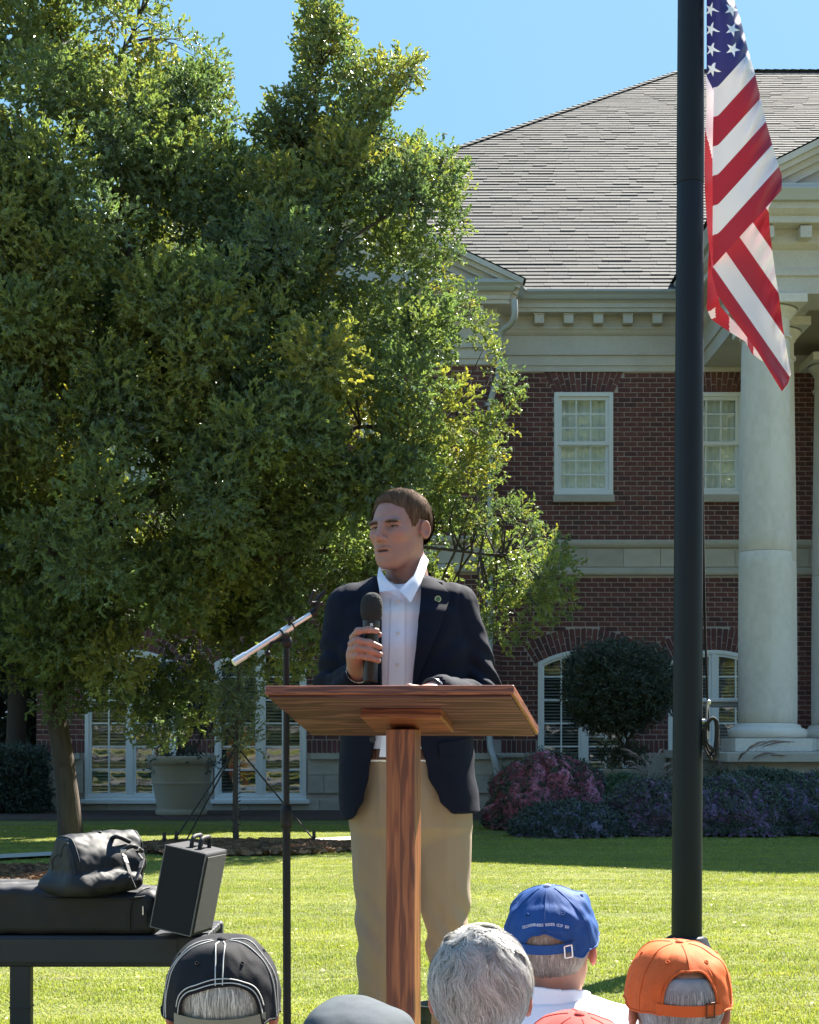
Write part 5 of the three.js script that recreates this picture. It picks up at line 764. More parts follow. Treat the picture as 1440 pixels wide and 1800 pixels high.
const eyeT = tex(128, (u, v) => { const r = Math.hypot(u - 0.5, v - 0.5); return r < 0.07 ? [0.01, 0.01, 0.01] : r < 0.165 ? [0.07, 0.05, 0.035] : [0.30, 0.255, 0.24]; }, true);
function eyeball(x, y, z, yaw, parent) { const g = new THREE.SphereGeometry(0.0122, 24, 18), p = g.attributes.position, uv = g.attributes.uv; for (let i = 0; i < p.count; i++) uv.setXY(i, p.getZ(i) > 0 ? 0.5 + p.getX(i) / 0.0122 * 0.45 : 0.02, p.getZ(i) > 0 ? 0.5 + p.getY(i) / 0.0122 * 0.45 : 0.02); const m = mesh('eye', g, phys(1, 1, 1, 0.12, { map: eyeT }), parent); m.position.set(x, y, z); m.rotation.y = yaw; return m; }
// strands laid over a surface given as ray lengths from a centre: flow(p, n) gives their direction
function strands(n, seed, surf, accept, flow, len, width, lift, wave = 0, seg = 6) {
  const r = rng(seed), pos = [], col = [], idx = [], nor = []; let made = 0, tries = 0; const p = V(0, 0, 0), q = V(0, 0, 0), d = V(0, 0, 0), nn = V(0, 0, 0), sd = V(0, 0, 0);
  while (made < n && tries++ < n * 30) {
    d.set(r() - 0.5, r() - 0.5, r() - 0.5).normalize(); if (!accept(d)) continue; made++;
    const L = len * (0.6 + 0.8 * r()), tone = (0.6 + 0.7 * r()) * (0.55 + 0.9 * noise3(d.x * 10 + seed, d.y * 10, d.z * 10)), ph = r() * 6.28, w = width * (0.7 + 0.6 * r()), lf = lift * (0.5 + r()), base = pos.length / 3, dir = d.clone();
    for (let i = 0; i <= seg; i++) {
      const t = i / seg; surf(dir, p); nn.copy(dir).normalize(); p.addScaledVector(nn, 0.001 + lf * Math.sin(Math.min(1, t * 1.4) * 1.6));
      flow(dir, q, t, r); sd.crossVectors(q, nn).normalize(); p.addScaledVector(sd, wave * Math.sin(ph + t * 5));
      const ww = w * (1 - 0.8 * t); pos.push(p.x - sd.x * ww, p.y - sd.y * ww, p.z - sd.z * ww, p.x + sd.x * ww, p.y + sd.y * ww, p.z + sd.z * ww); col.push(tone, tone, tone, tone, tone, tone);
      const tilt = nn.clone().addScaledVector(q, 0.25).normalize(); nor.push(tilt.x, tilt.y, tilt.z, tilt.x, tilt.y, tilt.z);
      dir.addScaledVector(q, L / seg / 0.1).normalize();
    }
    for (let i = 0; i < seg; i++) { const a = base + i * 2; idx.push(a, a + 1, a + 2, a + 1, a + 3, a + 2); }
  }
  const g = new THREE.BufferGeometry(); g.setAttribute('position', new THREE.Float32BufferAttribute(pos, 3)); g.setAttribute('normal', new THREE.Float32BufferAttribute(nor, 3)); g.setAttribute('uv', new THREE.BufferAttribute(new Float32Array(pos.length / 3 * 2), 2)); g.setAttribute('color', new THREE.Float32BufferAttribute(col, 3)); g.setIndex(idx); return g;
}
const rayField = (f, c, max = 0.16) => (d, out) => { let a = 0.02, b = max; for (let i = 0; i < 22; i++) { const m = (a + b) / 2; if (f(c[0] + d.x * m, c[1] + d.y * m, c[2] + d.z * m) < 0) a = m; else b = m; } return out.set(c[0] + d.x * a, c[1] + d.y * a, c[2] + d.z * a); };
// pushes a point of the picture plane (x, y) onto the front of a field
const frontZ = (f, x, y, z0 = 0.32, z1 = -0.2) => { let z = z0; for (let i = 0; i < 400 && z > z1; i++) { const d = f(x, y, z); if (d < 0.0004) break; z -= Math.max(0.0006, d * 0.6); } return z; };
// ------------------------------------------------------------------ the speaker
const MD = 4.85, MX = PX(705, MD), mS = F / MD;
const mx = px => (px - 705) / mS, my = py => EYE + (CY - py) / mS;
const man = thing('person', 'man in navy blazer, white shirt and khaki trousers speaking at the lectern with a microphone', 'person', [MX, 0, -MD]);
const navyM = phys(0.0058, 0.0085, 0.0195, 0.85, { specularIntensity: 0.35, sheen: 0.08, sheenRoughness: 0.5, bumpMap: weaveT, bumpScale: 0.0003, vertexColors: false });
const shirtM = phys(0.76, 0.79, 0.90, 0.75, { bumpMap: weaveT, bumpScale: 0.0001 });
const khakiM = phys(0.30, 0.232, 0.163, 0.85, { bumpMap: weaveT, bumpScale: 0.0003 });
const tab = (t, y) => { let i = 0; while (i < t.length - 2 && t[i + 1][0] < y) i++; const a = t[i], b = t[i + 1], f = sstep(0, 1, (y - a[0]) / (b[0] - a[0])); return a.map((v, k) => lerp(v, b[k], f)); };
// height, centre x, half width, half depth, centre z
const trunkT = [[0.86, 0.030, 0.208, 0.150, 0.0], [0.95, 0.026, 0.204, 0.146, 0.0], [1.05, 0.020, 0.194, 0.140, 0.0], [1.15, 0.014, 0.186, 0.136, 0.004], [1.26, 0.008, 0.184, 0.138, 0.006], [1.38, 0.006, 0.192, 0.135, 0.004], [1.48, 0.006, 0.186, 0.118, -0.004], [1.545, 0.004, 0.150, 0.092, -0.014], [1.60, 0.002, 0.075, 0.07, -0.02]];
const oval = (x, y, z, T, grow = 0) => { const [, cx, w, d, cz] = tab(T, y); const a = (x - cx) / (w + grow), b = (z - cz) / (d + grow), p = 2.35, k = Math.pow(Math.pow(Math.abs(a), p) + Math.pow(Math.abs(b), p), 1 / p); return (k - 1) * Math.min(w + grow, d + grow); };
const SH = { rs: [-0.158, 1.506, -0.012], re: [-0.200, 1.246, 0.015], rw: [-0.128, 1.302, 0.185], ls: [0.166, 1.511, -0.012], le: [0.246, 1.232, 0.010], lw: [0.112, 1.258, 0.300] };
const fold = (x, y, z, f, s) => fbm(x * f + s, y * f * 0.8, z * f, 3) - 0.5;
function sleeve(x, y, z, s, e, w) {
  let d = smin(cap(x, y, z, s, e, 0.066, 0.055), cap(x, y, z, e, w, 0.055, 0.041), 0.025);
  const near = Math.exp(-((x - e[0]) ** 2 + (y - e[1]) ** 2 + (z - e[2]) ** 2) / 0.018);
  const ay = s[0] < 0 ? -0.168 + (1.56 - y) * 0.10 : 0.174 - (1.56 - y) * 0.10; return d + 0.004 * Math.exp(-(((x - ay) / 0.007) ** 2)) * sstep(1.36, 1.42, y) - 0.015 * fold(x, y, z, 15, s[0] * 9) - near * 0.0115 * Math.sin((x * 0.55 + y * 1.0 - z * 0.5) * 105 + 5 * fold(x, y, z, 8, 2));
}
function torsoField(x, y, z, grow = 0) { let d = oval(x, y, z, trunkT, grow); d = smin(d, cap(x, y, z, [-0.134, 1.516, -0.012], [0.141, 1.520, -0.012], 0.063 + grow, 0.063 + grow), 0.03); d = smin(d, cap(x, y, z, [-0.05, 1.565, -0.03], [0.055, 1.565, -0.03], 0.045 + grow, 0.045 + grow), 0.04); return smax(d, y - 1.606, 0.02); }
const eL = y => tab([[0.88, -0.150], [0.905, -0.128], [0.945, -0.108], [1.02, -0.092], [1.137, -0.072], [1.276, -0.054], [1.456, -0.055], [1.53, -0.062], [1.65, -0.068]], y)[1];
const eR = y => tab([[0.88, 0.165], [0.905, 0.145], [0.945, 0.112], [1.02, 0.078], [1.137, 0.052], [1.276, 0.034], [1.46, 0.050], [1.53, 0.060], [1.65, 0.066]], y)[1];
function jacketField(x, y, z) {
  let d = torsoField(x, y, z, 0.006);
  d -= 0.011 * fold(x, y, z, 9, 3) + 0.004 * Math.sin((x * Math.sign(x) * 0.8 - y) * 70 + 6 * fold(x, y, z, 7, 6)) * Math.exp(-(((Math.abs(x) - 0.15) / 0.05) ** 2 + ((y - 1.36) / 0.09) ** 2)) + 0.003 * Math.sin(x * 40 + y * 14) * sstep(1.2, 1.0, y);
  d = smin(d, sleeve(x, y, z, SH.rs, SH.re, SH.rw), 0.022); d = smin(d, sleeve(x, y, z, SH.ls, SH.le, SH.lw), 0.022);
  const a = SH.rw, b = SH.lw; // open cuffs
  d = Math.max(d, -(cap(x, y, z, [a[0] + 0.012, a[1] + 0.006, a[2] + 0.022], [a[0] + 0.04, a[1] + 0.022, a[2] + 0.07], 0.03, 0.05)));
  d = Math.max(d, -(cap(x, y, z, [b[0] - 0.016, b[1], b[2] + 0.018], [b[0] - 0.06, b[1], b[2] + 0.07], 0.03, 0.05)));
  const hem = 0.905 - 0.02 * sstep(0.05, -0.16, x) - y; d = smax(d, hem, 0.006);
  const cut = Math.min(x - eL(y), eR(y) - x, z + 0.03); d = smax(d, cut, 0.004);
  d = Math.max(d, -(Math.hypot((x - 0.0) / 0.062, (z + 0.005) / 0.058) - 1) * 0.055 * (y > 1.5 ? 1 : -99) < 0 ? d : d);
  return y > 1.52 ? Math.max(d, -(Math.hypot((x) / 0.068, (z + 0.012) / 0.07) - 1) * 0.06) : d;
}
const shirtField = (x, y, z) => { let d = torsoField(x, y, z, -0.012) - 0.004 * fold(x, y, z, 14, 7) - 0.0016 * Math.sin(x * 90 + 6 * fold(x, y, z, 5, 1)); return Math.max(smax(d, 1.055 - y, 0.01), y > 1.53 ? -(Math.hypot(x / 0.055, (z + 0.014) / 0.06) - 1) * 0.055 : d); };
{
  mesh('blazer', nets(jacketField, [-0.36, 0.86, -0.2], [0.38, 1.64, 0.42], 0.0072), navyM, man);
  mesh('shirt', nets(shirtField, [-0.24, 1.03, -0.16], [0.26, 1.6, 0.18], 0.008), shirtM, man);
  const sheetOn = (field, off, L, R, n, m, name, mat, extra) => { const f = (s, t, q) => { const z = frontZ(field, q[0], q[1]) + off + (extra ? extra(s, t) : 0); return [q[0], q[1], z, q[0], q[1]]; }; return mesh(name, sheet(L, R, n, m, f), mat, man); };
  const P = (...l) => l.map(([a, b]) => [mx(a), my(b)]);
  // lapels, collar of the blazer, placket, shirt collar
  const jOnly = (x, y, z) => { let d = torsoField(x, y, z, 0.0085) - 0.009 * fold(x, y, z, 9, 3); return d; };
  sheetOn(jOnly, 0.004, P([741, 1003], [739, 1060], [732, 1130], [727, 1206]), P([779, 1033], [792, 1050], [768, 1120], [729, 1207]), 40, 10, 'lapel', navyM, (s, t) => 0.006 + 0.005 * Math.sin(t * 3.1) + 0.004 * t);
  sheetOn(jOnly, 0.004, P([658, 1012], [636, 1052], [648, 1120], [670, 1206]), P([664, 1003], [667, 1060], [669, 1130], [672, 1206]), 40, 10, 'lapel', navyM, (s, t) => 0.006 + 0.005 * Math.sin(t * 3.1) + 0.004 * (1 - t));
  sheetOn(jOnly, 0.006, P([736, 984], [740, 1000], [744, 1020]), P([757, 993], [772, 1008], [783, 1027]), 14, 8, 'jacket_collar', navyM, (s, t) => 0.004 + 0.004 * Math.sin(t * 3.1));
  sheetOn(shirtField, 0.003, P([688, 1046], [687, 1110], [684, 1200], [668, 1330]), P([712, 1046], [712, 1110], [712, 1200], [694, 1330]), 60, 6, 'placket', shirtM, (s, t) => 0.002 * Math.sin(t * 3.14));
  const collar = (L, R, nm) => mesh(nm, sheet(L, R, 14, 10, (s, t, q) => [q[0], q[1], q[2] + 0.004 * Math.sin(t * 3.14), q[0], q[1]]), shirtM, man);
  const c3 = (px, py, z) => [mx(px), my(py), z];
  collar([c3(667, 994, 0.03), c3(664, 1020, 0.085), c3(669, 1047, 0.122)], [c3(672, 1008, 0.065), c3(684, 1030, 0.108), c3(700, 1043, 0.118)], 'shirt_collar');
  collar([c3(744, 972, -0.005), c3(735, 998, 0.055), c3(727, 1018, 0.085), c3(702, 1043, 0.118)], [c3(754, 984, -0.01), c3(746, 1012, 0.058), c3(738, 1034, 0.1), c3(722, 1066, 0.136)], 'shirt_collar');
  mesh('collar_band', sheet([c3(667, 1000, 0.02), c3(676, 1018, 0.07), c3(702, 1043, 0.100), c3(728, 1014, 0.066), c3(744, 984, -0.005), c3(735, 974, -0.07), c3(700, 970, -0.09), c3(672, 980, -0.06)], [c3(664, 1022, 0.025), c3(674, 1038, 0.08), c3(702, 1056, 0.112), c3(731, 1032, 0.075), c3(750, 1005, -0.005), c3(738, 996, -0.075), c3(700, 992, -0.098), c3(668, 1000, -0.065)], 40, 5, (s, t, q) => [...q, q[0], q[1]]), shirtM, man);
  for (const [px, py] of [[701, 1062], [700, 1118], [699, 1172]]) { const x = mx(px), y = my(py), b = mesh('shirt_button', new THREE.CylinderGeometry(0.0052, 0.0052, 0.002, 14).rotateX(Math.PI / 2), phys(0.6, 0.6, 0.62, 0.25), man); b.position.set(x, y, frontZ(shirtField, x, y) + 0.007); }
  { const x = mx(657), y = my(1300), b = mesh('jacket_button', new THREE.CylinderGeometry(0.0095, 0.0095, 0.004, 18).rotateX(Math.PI / 2), std(0.05, 0.05, 0.06, 0.25, { metalness: 0.6 }), man); b.position.set(x, y, frontZ(jacketField, x, y) + 0.003); }
  { const x = mx(769), y = my(1058), z = frontZ(jOnly, x, y) + 0.021, b = mesh('lapel_pin', new THREE.CylinderGeometry(0.0095, 0.0095, 0.003, 24).rotateX(Math.PI / 2), std(0.45, 0.48, 0.30, 0.35, { metalness: 0.4 }), man); b.position.set(x, y, z); const c = mesh('enamel', new THREE.CylinderGeometry(0.0066, 0.0066, 0.0036, 24).rotateX(Math.PI / 2), std(0.05, 0.16, 0.10, 0.3), b); c.position.z = 0.0004; }
  sheetOn(jacketField, 0.003, P([770, 1306], [772, 1330]), P([831, 1296], [833, 1318]), 6, 14, 'pocket_flap', navyM, (s, t) => 0.003);
  sheetOn(jacketField, 0.002, P([783, 1108], [783, 1117]), P([822, 1101], [822, 1110]), 3, 10, 'breast_pocket', navyM);
  // trousers, belt
  const tr = (x, y, z) => {
    let d = cap(x, y, z, [-0.058, 0.90, -0.005], [-0.062, 0.50, 0.01], 0.100, 0.066); d = smin(d, cap(x, y, z, [-0.062, 0.50, 0.01], [-0.050, 0.07, -0.02], 0.070, 0.060), 0.02);
    let e = cap(x, y, z, [0.108, 0.90, -0.005], [0.142, 0.52, 0.012], 0.099, 0.058); e = smin(e, cap(x, y, z, [0.142, 0.52, 0.012], [0.138, 0.07, -0.02], 0.058, 0.052), 0.02);
    d = smin(d, e, 0.012); d = smin(d, oval(x, y, z, [[0.84, 0.028, 0.17, 0.115, 0], [0.95, 0.024, 0.178, 0.122, 0], [1.1, 0.02, 0.17, 0.118, 0.004]]) + Math.max(0, 0.86 - y) * 0.9, 0.02);
    const cr = 0.0045 * (Math.sin((y * 0.9 + x * 1.4) * 60 + 6 * fold(x, y, z, 6, 4)) * Math.exp(-((y - 0.52) ** 2) / 0.02) + Math.sin((y + x) * 75) * Math.exp(-((y - 0.12) ** 2) / 0.012)) ;
    d -= 0.026 * fold(x, y * 0.55, z, 12, 1) + cr * 1.5; const lx = x < 0.036 ? x + 0.06 : x - 0.132; d -= 0.004 * Math.exp(-((lx / 0.007) ** 2)) * (z > 0 ? 1 : 0);   // pressed crease
    return smax(smax(d, y - 1.085, 0.01), 0.045 - y, 0.006);
  };
  mesh('trousers', nets(tr, [-0.24, 0.02, -0.17], [0.28, 1.11, 0.17], 0.0085), khakiM, man);
  mesh('belt', nets((x, y, z) => Math.max(Math.abs(y - 1.078) - 0.017, Math.abs(oval(x, y, z, [[1.0, 0.022, 0.178, 0.128, 0.002], [1.2, 0.02, 0.172, 0.125, 0.004]])) - 0.003), [-0.2, 1.05, -0.15], [0.23, 1.11, 0.15], 0.006), std(0.07, 0.025, 0.012, 0.45), man);
  for (const [x, yaw] of [[-0.050, -0.2], [0.130, 0.2]]) { const f = (a, b, c) => smax(smin(ell(a, b, c, 0, 0.035, 0.07, 0.045, 0.042, 0.09), ell(a, b, c, 0, 0.05, -0.04, 0.038, 0.055, 0.06), 0.04), 0.012 - b, 0.004), s = mesh('shoe', nets(f, [-0.06, -0.005, -0.12], [0.06, 0.12, 0.18], 0.007), std(0.06, 0.03, 0.018, 0.4), man); s.position.set(x, 0, 0.0); s.rotation.y = yaw; mesh('sole', rbox(0.08, 0.013, 0.25, 0.006, 0, 0.0075, 0.03), std(0.02, 0.015, 0.012, 0.7), s); }
  mesh('cuff', [taper([V(...SH.rw).add(V(-0.004, -0.004, -0.014)), V(...SH.rw).add(V(0.006, 0.010, 0.022))], [0.034, 0.033], 3, 18), taper([V(...SH.lw).add(V(0.01, 0, -0.01)), V(...SH.lw).add(V(-0.018, 0.002, 0.022))], [0.031, 0.030], 3, 18)], shirtM, man);
  mesh('watch', [new THREE.TorusGeometry(0.0285, 0.006, 8, 24).rotateX(0.0).rotateY(-0.5).translate(SH.lw[0] - 0.026, SH.lw[1] - 0.001, SH.lw[2] + 0.034)], std(0.012, 0.012, 0.014, 0.35), man);

  // ---- body: head, neck and both hands, one skin mesh
  const HY = my(932), HC = V(mx(702), HY, 0.008), yaw = -0.58, pitch = 0.02, roll = 0.03;
  const hq = new THREE.Quaternion().setFromEuler(new THREE.Euler(pitch, yaw, roll, 'YXZ')), base = [0.335, 0.185, 0.155];
  const neckF = (x, y, z) => cap(x, y, z, [0, -0.06, -0.028], [0.004, -0.22, -0.050], 0.054, 0.062);
  const hf = (x, y, z) => { const d = smin(headField(x, y, z), neckF(x, y, z), 0.022); return d - 0.0006 * fold(x, y, z, 90, 2); };
  const head = nets(hf, [-0.11, -0.23, -0.14], [0.11, 0.125, 0.14], 0.0023, skinPaint(base)); head.applyQuaternion(hq).translate(HC.x, HC.y, HC.z);
  const mic = V(-0.083, 1.365, 0.262), hb = [0.355, 0.21, 0.175], K = (x, y, z) => [mic.x + x, mic.y + y, mic.z + z];
  const chain = (x, y, z, pts, ra) => { let d = 9; for (let i = 0; i < pts.length - 1; i++) d = smin(d, cap(x, y, z, pts[i], pts[i + 1], ra[i], ra[i + 1]), 0.003); return d; };
  const fingers = [
    [K(-0.050, 0.040, 0.004), K(-0.034, 0.056, 0.030), K(-0.006, 0.060, 0.036), K(0.018, 0.057, 0.026)],
    [K(-0.054, 0.022, 0.008), K(-0.036, 0.030, 0.036), K(-0.004, 0.024, 0.042), K(0.026, 0.012, 0.030)],
    [K(-0.053, 0.004, 0.008), K(-0.036, 0.009, 0.036), K(-0.004, 0.003, 0.041), K(0.027, -0.009, 0.030)],
    [K(-0.050, -0.014, 0.006), K(-0.035, -0.012, 0.031), K(-0.005, -0.017, 0.036), K(0.022, -0.026, 0.028)]];
  const hand = (x, y, z) => {
    let d = smin(ell(x, y, z, ...K(-0.044, 0.012, -0.008), 0.017, 0.042, 0.032), cap(x, y, z, K(-0.042, -0.01, -0.012), SH.rw, 0.027, 0.025), 0.02);
    d = smin(d, cap(x, y, z, K(-0.036, -0.006, -0.026), K(-0.004, 0.038, -0.030), 0.015, 0.0105), 0.012); d = smin(d, cap(x, y, z, K(-0.004, 0.038, -0.030), K(0.024, 0.050, -0.020), 0.0105, 0.008), 0.004);
    for (const f of fingers) { d = smin(d, chain(x, y, z, f, [0.0108, 0.0100, 0.0092, 0.0078]), 0.0035); }
    for (const f of fingers) for (const k of [1, 2]) d = smin(d, Math.hypot(x - f[k][0], y - f[k][1], z - f[k][2]) - (k === 1 ? 0.0108 : 0.0096), 0.004);
    return d;
  };
  const handPaint = (x, y, z) => { const n = 0.9 + 0.2 * fbm(x * 70, y * 70, z * 70, 3), v = 1 - 0.12 * (noise3(x * 260, y * 120, z * 260) > 0.62 ? 1 : 0); return hb.map((c, i) => c * n * (i ? v : 1)); };
  const rh = nets(hand, [-0.2, 1.26, 0.15], [-0.02, 1.46, 0.34], 0.0032, handPaint);
  const lw = SH.lw, W = (x, y, z) => [lw[0] + x, lw[1] + y, lw[2] + z];
  const lf = [0, 1, 2, 3].map(i => [W(-0.050 - 0.006 * i + 0.012, -0.004, 0.080 - 0.017 * i + 0.008), W(-0.088 - 0.001 * i, 0.004 - 0.002 * i, 0.098 - 0.018 * i), W(-0.112 + 0.002 * i, -0.010, 0.102 - 0.018 * i), W(-0.124 + 0.006 * i, -0.026, 0.102 - 0.017 * i)]);
  const lhand = (x, y, z) => { let d = smin(ell(x, y, z, ...W(-0.042, -0.004, 0.052), 0.044, 0.0155, 0.040), cap(x, y, z, W(0, 0, -0.02), W(-0.02, 0.0, 0.03), 0.026, 0.024), 0.02); for (const f of lf) d = smin(d, chain(x, y, z, f, [0.0105, 0.0098, 0.009, 0.0078]), 0.004); d = smin(d, cap(x, y, z, W(-0.03, -0.012, 0.085), W(-0.07, -0.024, 0.122), 0.013, 0.009), 0.008); return d; };
  const lh = nets(lhand, [-0.06, 1.20, 0.24], [0.16, 1.32, 0.46], 0.0034, handPaint);
  const core = nets((x, y, z) => { let d = smin(cap(x, y, z, SH.rs, SH.re, 0.045, 0.04), cap(x, y, z, SH.re, SH.rw, 0.04, 0.022), 0.02); d = smin(d, smin(cap(x, y, z, SH.ls, SH.le, 0.045, 0.04), cap(x, y, z, SH.le, SH.lw, 0.04, 0.022), 0.02), 0.02); d = smin(d, cap(x, y, z, SH.rs, SH.ls, 0.05, 0.05), 0.03); return smin(d, cap(x, y, z, [0, 1.5, -0.02], [0, 1.66, -0.03], 0.05, 0.045), 0.04); }, [-0.3, 1.18, -0.1], [0.34, 1.68, 0.34], 0.016, () => hb);
  mesh('body', merged([head, rh, lh, core]), skinM, man);
  // nails
  const nails = []; for (const f of fingers) { const e = f[3], g = new THREE.SphereGeometry(0.0048, 10, 8).scale(0.9, 0.75, 0.45); g.translate(e[0] + 0.003, e[1] + 0.001, e[2] + 0.0058); nails.push(g); } mesh('fingernails', nails, phys(0.5, 0.33, 0.27, 0.3), man);
  const hd = sub('head_features', man); hd.position.copy(HC); hd.quaternion.copy(hq);
  eyeball(-0.0312, 0.0016, 0.0672, 0.0, hd); eyeball(0.0312, 0.0016, 0.0672, -0.05, hd);
  for (const s of [-1, 1]) { const l = []; for (let i = 0; i <= 8; i++) { const t = i / 8 * 2 - 1; l.push(V(s * 0.0315 + t * 0.0145, 0.0030 - 0.0034 * t * t, 0.0808 - 0.0045 * t * t)); } mesh('eyelashes', tube(l, 0.0011, 20, 6), std(0.02, 0.014, 0.011, 0.8), hd); const b = []; for (let k = 0; k < 70; k++) { const t = (k + 0.5) / 70, x = s * lerp(0.013, 0.046, t), y = 0.0135 + 0.0020 * Math.sin(t * 2.2) - 0.0035 * t + 0.0040 * (noise3(k * 3.7, s, 1) - 0.5), z = frontZ(headField, x, y, 0.13), z2 = frontZ(headField, x + s * 0.006, y + 0.0016, 0.13); b.push(taper([V(x, y, z), V(x + s * 0.003, y + 0.001, (z + z2) / 2 + 0.0012), V(x + s * 0.0065, y + 0.001 + 0.002 * (noise3(k, 5, s) - 0.5), z2 + 0.0004)], [0.0006, 0.0005, 0.0002], 4, 3)); } mesh('eyebrow', b, std(0.06, 0.038, 0.027, 0.85), hd); }
  mesh('mouth', new THREE.SphereGeometry(1, 12, 8).scale(0.0195, 0.005, 0.008).translate(0, -0.0688, 0.084), std(0.05, 0.018, 0.016, 0.5), hd);
  // ---- hair
  const line = z => tab([[-0.15, -0.075], [-0.075, -0.070], [-0.045, -0.040], [-0.028, 0.018], [0.0, 0.022], [0.014, 0.012], [0.020, -0.012], [0.030, -0.010], [0.038, 0.036], [0.046, 0.060], [0.062, 0.067], [0.1, 0.076]].map(([a, b]) => [a, b]), z)[1];
  const hair = (x, y, z) => { const tk = sstep(-0.004, 0.03, y - line(z)), crown = ell(x, y, z, 0.0, 0.027, -0.018, 0.0755, 0.0835, 0.099) - 0.0005 - 0.0085 * tk - 0.003 * sstep(0.06, 0.11, y) * sstep(-0.06, 0.05, z) * tk - tk * (0.0085 * fold(x * 2.4, y * 0.7, z * 0.6, 46, 5) + 0.003 * fold(x, y, z, 26, 1)); const a = line(z) - y + 0.010 * fold(x, y, z, 45, 3) * 2 - 0.33 * (x - 0.012) * sstep(0.018, 0.042, z); return smax(crown, a * 0.8, 0.008); };
  const hairM = phys(1, 1, 1, 0.85, { vertexColors: true, specularIntensity: 0.2 });
  const hg = nets(hair, [-0.1, -0.1, -0.14], [0.1, 0.15, 0.12], 0.0034, (x, y, z) => { const k = 0.75 + 0.6 * fbm(x * 150, y * 40, z * 40, 3); return [0.085 * k, 0.053 * k, 0.035 * k]; });
  const surf = rayField(hair, [0, 0.02, -0.015], 0.17);
  const hs = strands(5200, 91, surf, d => { const p = V(0, 0, 0); surf(d, p); return p.y > line(p.z) + 0.006; }, (d, q, t, r) => { const top = sstep(0.2, 0.75, d.y); q.set(0.55 * top * 1 + 0.1 * d.x, -(1 - top) * 1.0 - 0.05, 0.75 * top - 0.35 * (1 - top) * Math.sign(0.2 - d.z) * 0.6).addScaledVector(d, -q.dot(d)).normalize(); }, 0.045, 0.0008, 0.0018, 0.0006);
  const hc = hs.attributes.color; for (let i = 0; i < hc.count; i++) { const k = hc.getX(i); hc.setXYZ(i, 0.125 * k, 0.080 * k, 0.054 * k); }
  mesh('hair', merged([hg, hs]), hairM, hd);
  // ---- the hand-held microphone: a thing of its own
  const mc = thing('microphone', 'black hand-held microphone with a foam windscreen in the man\'s hand', 'microphone', [MX + mic.x, 1.365, -MD + mic.z]);
  mc.rotation.z = -0.02;
  const blk = phys(0.012, 0.012, 0.014, 0.32);
  mesh('handle', new THREE.LatheGeometry([[0, -0.085], [0.019, -0.085], [0.0205, -0.08], [0.0205, 0.05], [0.019, 0.055], [0.0235, 0.06], [0.0245, 0.085], [0.0215, 0.095], [0, 0.096]].map(p => new THREE.Vector2(...p)), 32), blk, mc);
  const foam = (x, y, z) => Math.pow(Math.pow(Math.abs(x / 0.0315), 2.4) + Math.pow(Math.abs((y - 0.122) / 0.0445), 2.4) + Math.pow(Math.abs(z / 0.0315), 2.4), 1 / 2.4) - 1;
  mesh('windscreen', nets((x, y, z) => foam(x, y, z) * 0.032 - 0.0016 * (noise3(x * 420, y * 420, z * 420) - 0.5), [-0.04, 0.07, -0.04], [0.04, 0.175, 0.04], 0.0018), std(0.016, 0.02, 0.022, 0.98), mc);
  mesh('ring', new THREE.TorusGeometry(0.0235, 0.0015, 8, 32).rotateX(Math.PI / 2).translate(0, 0.0595, 0), std(0.4, 0.4, 0.42, 0.3, { metalness: 1 }), mc);
  mesh('indicator', rbox(0.008, 0.009, 0.003, 0.001, 0.001, 0.074, 0.0245), std(0.6, 0.6, 0.62, 0.3), mc);
}
// ------------------------------------------------------------------ the seated audience, seen from behind
const denimT = tex(256, (u, v) => { const a = tfbm(u, v, 5, 5, 4), b = tfbm(u, v, 48, 2, 6), k = 0.72 + 0.45 * a + 0.2 * (b - 0.5); return [k, k, k]; }, true, 7, 7);
const greyHair = phys(1, 1, 1, 0.5, { vertexColors: true, specularIntensity: 0.5 });
const plainHead = (x, y, z) => smin(headField(x, y, z, false), cap(x, y, z, [0, -0.06, -0.028], [0, -0.2, -0.045], 0.057, 0.066), 0.025);
const tint = (g, c) => { const a = g.attributes.color; for (let i = 0; i < a.count; i++) { const k = a.getX(i); a.setXYZ(i, c[0] * k, c[1] * k, c[2] * k); } return g; };
const skinP = (b, x, y, z) => { const n = 0.88 + 0.24 * fbm(x * 45, y * 45, z * 45, 3), ear = Math.abs(x) > 0.076 && y < 0.035 && y > -0.05 && z > -0.06 && z < 0.03 ? 1 : 0; return [b[0] * n * (1 + 0.12 * ear), b[1] * n * (1 - 0.3 * ear), b[2] * n * (1 - 0.35 * ear)]; };
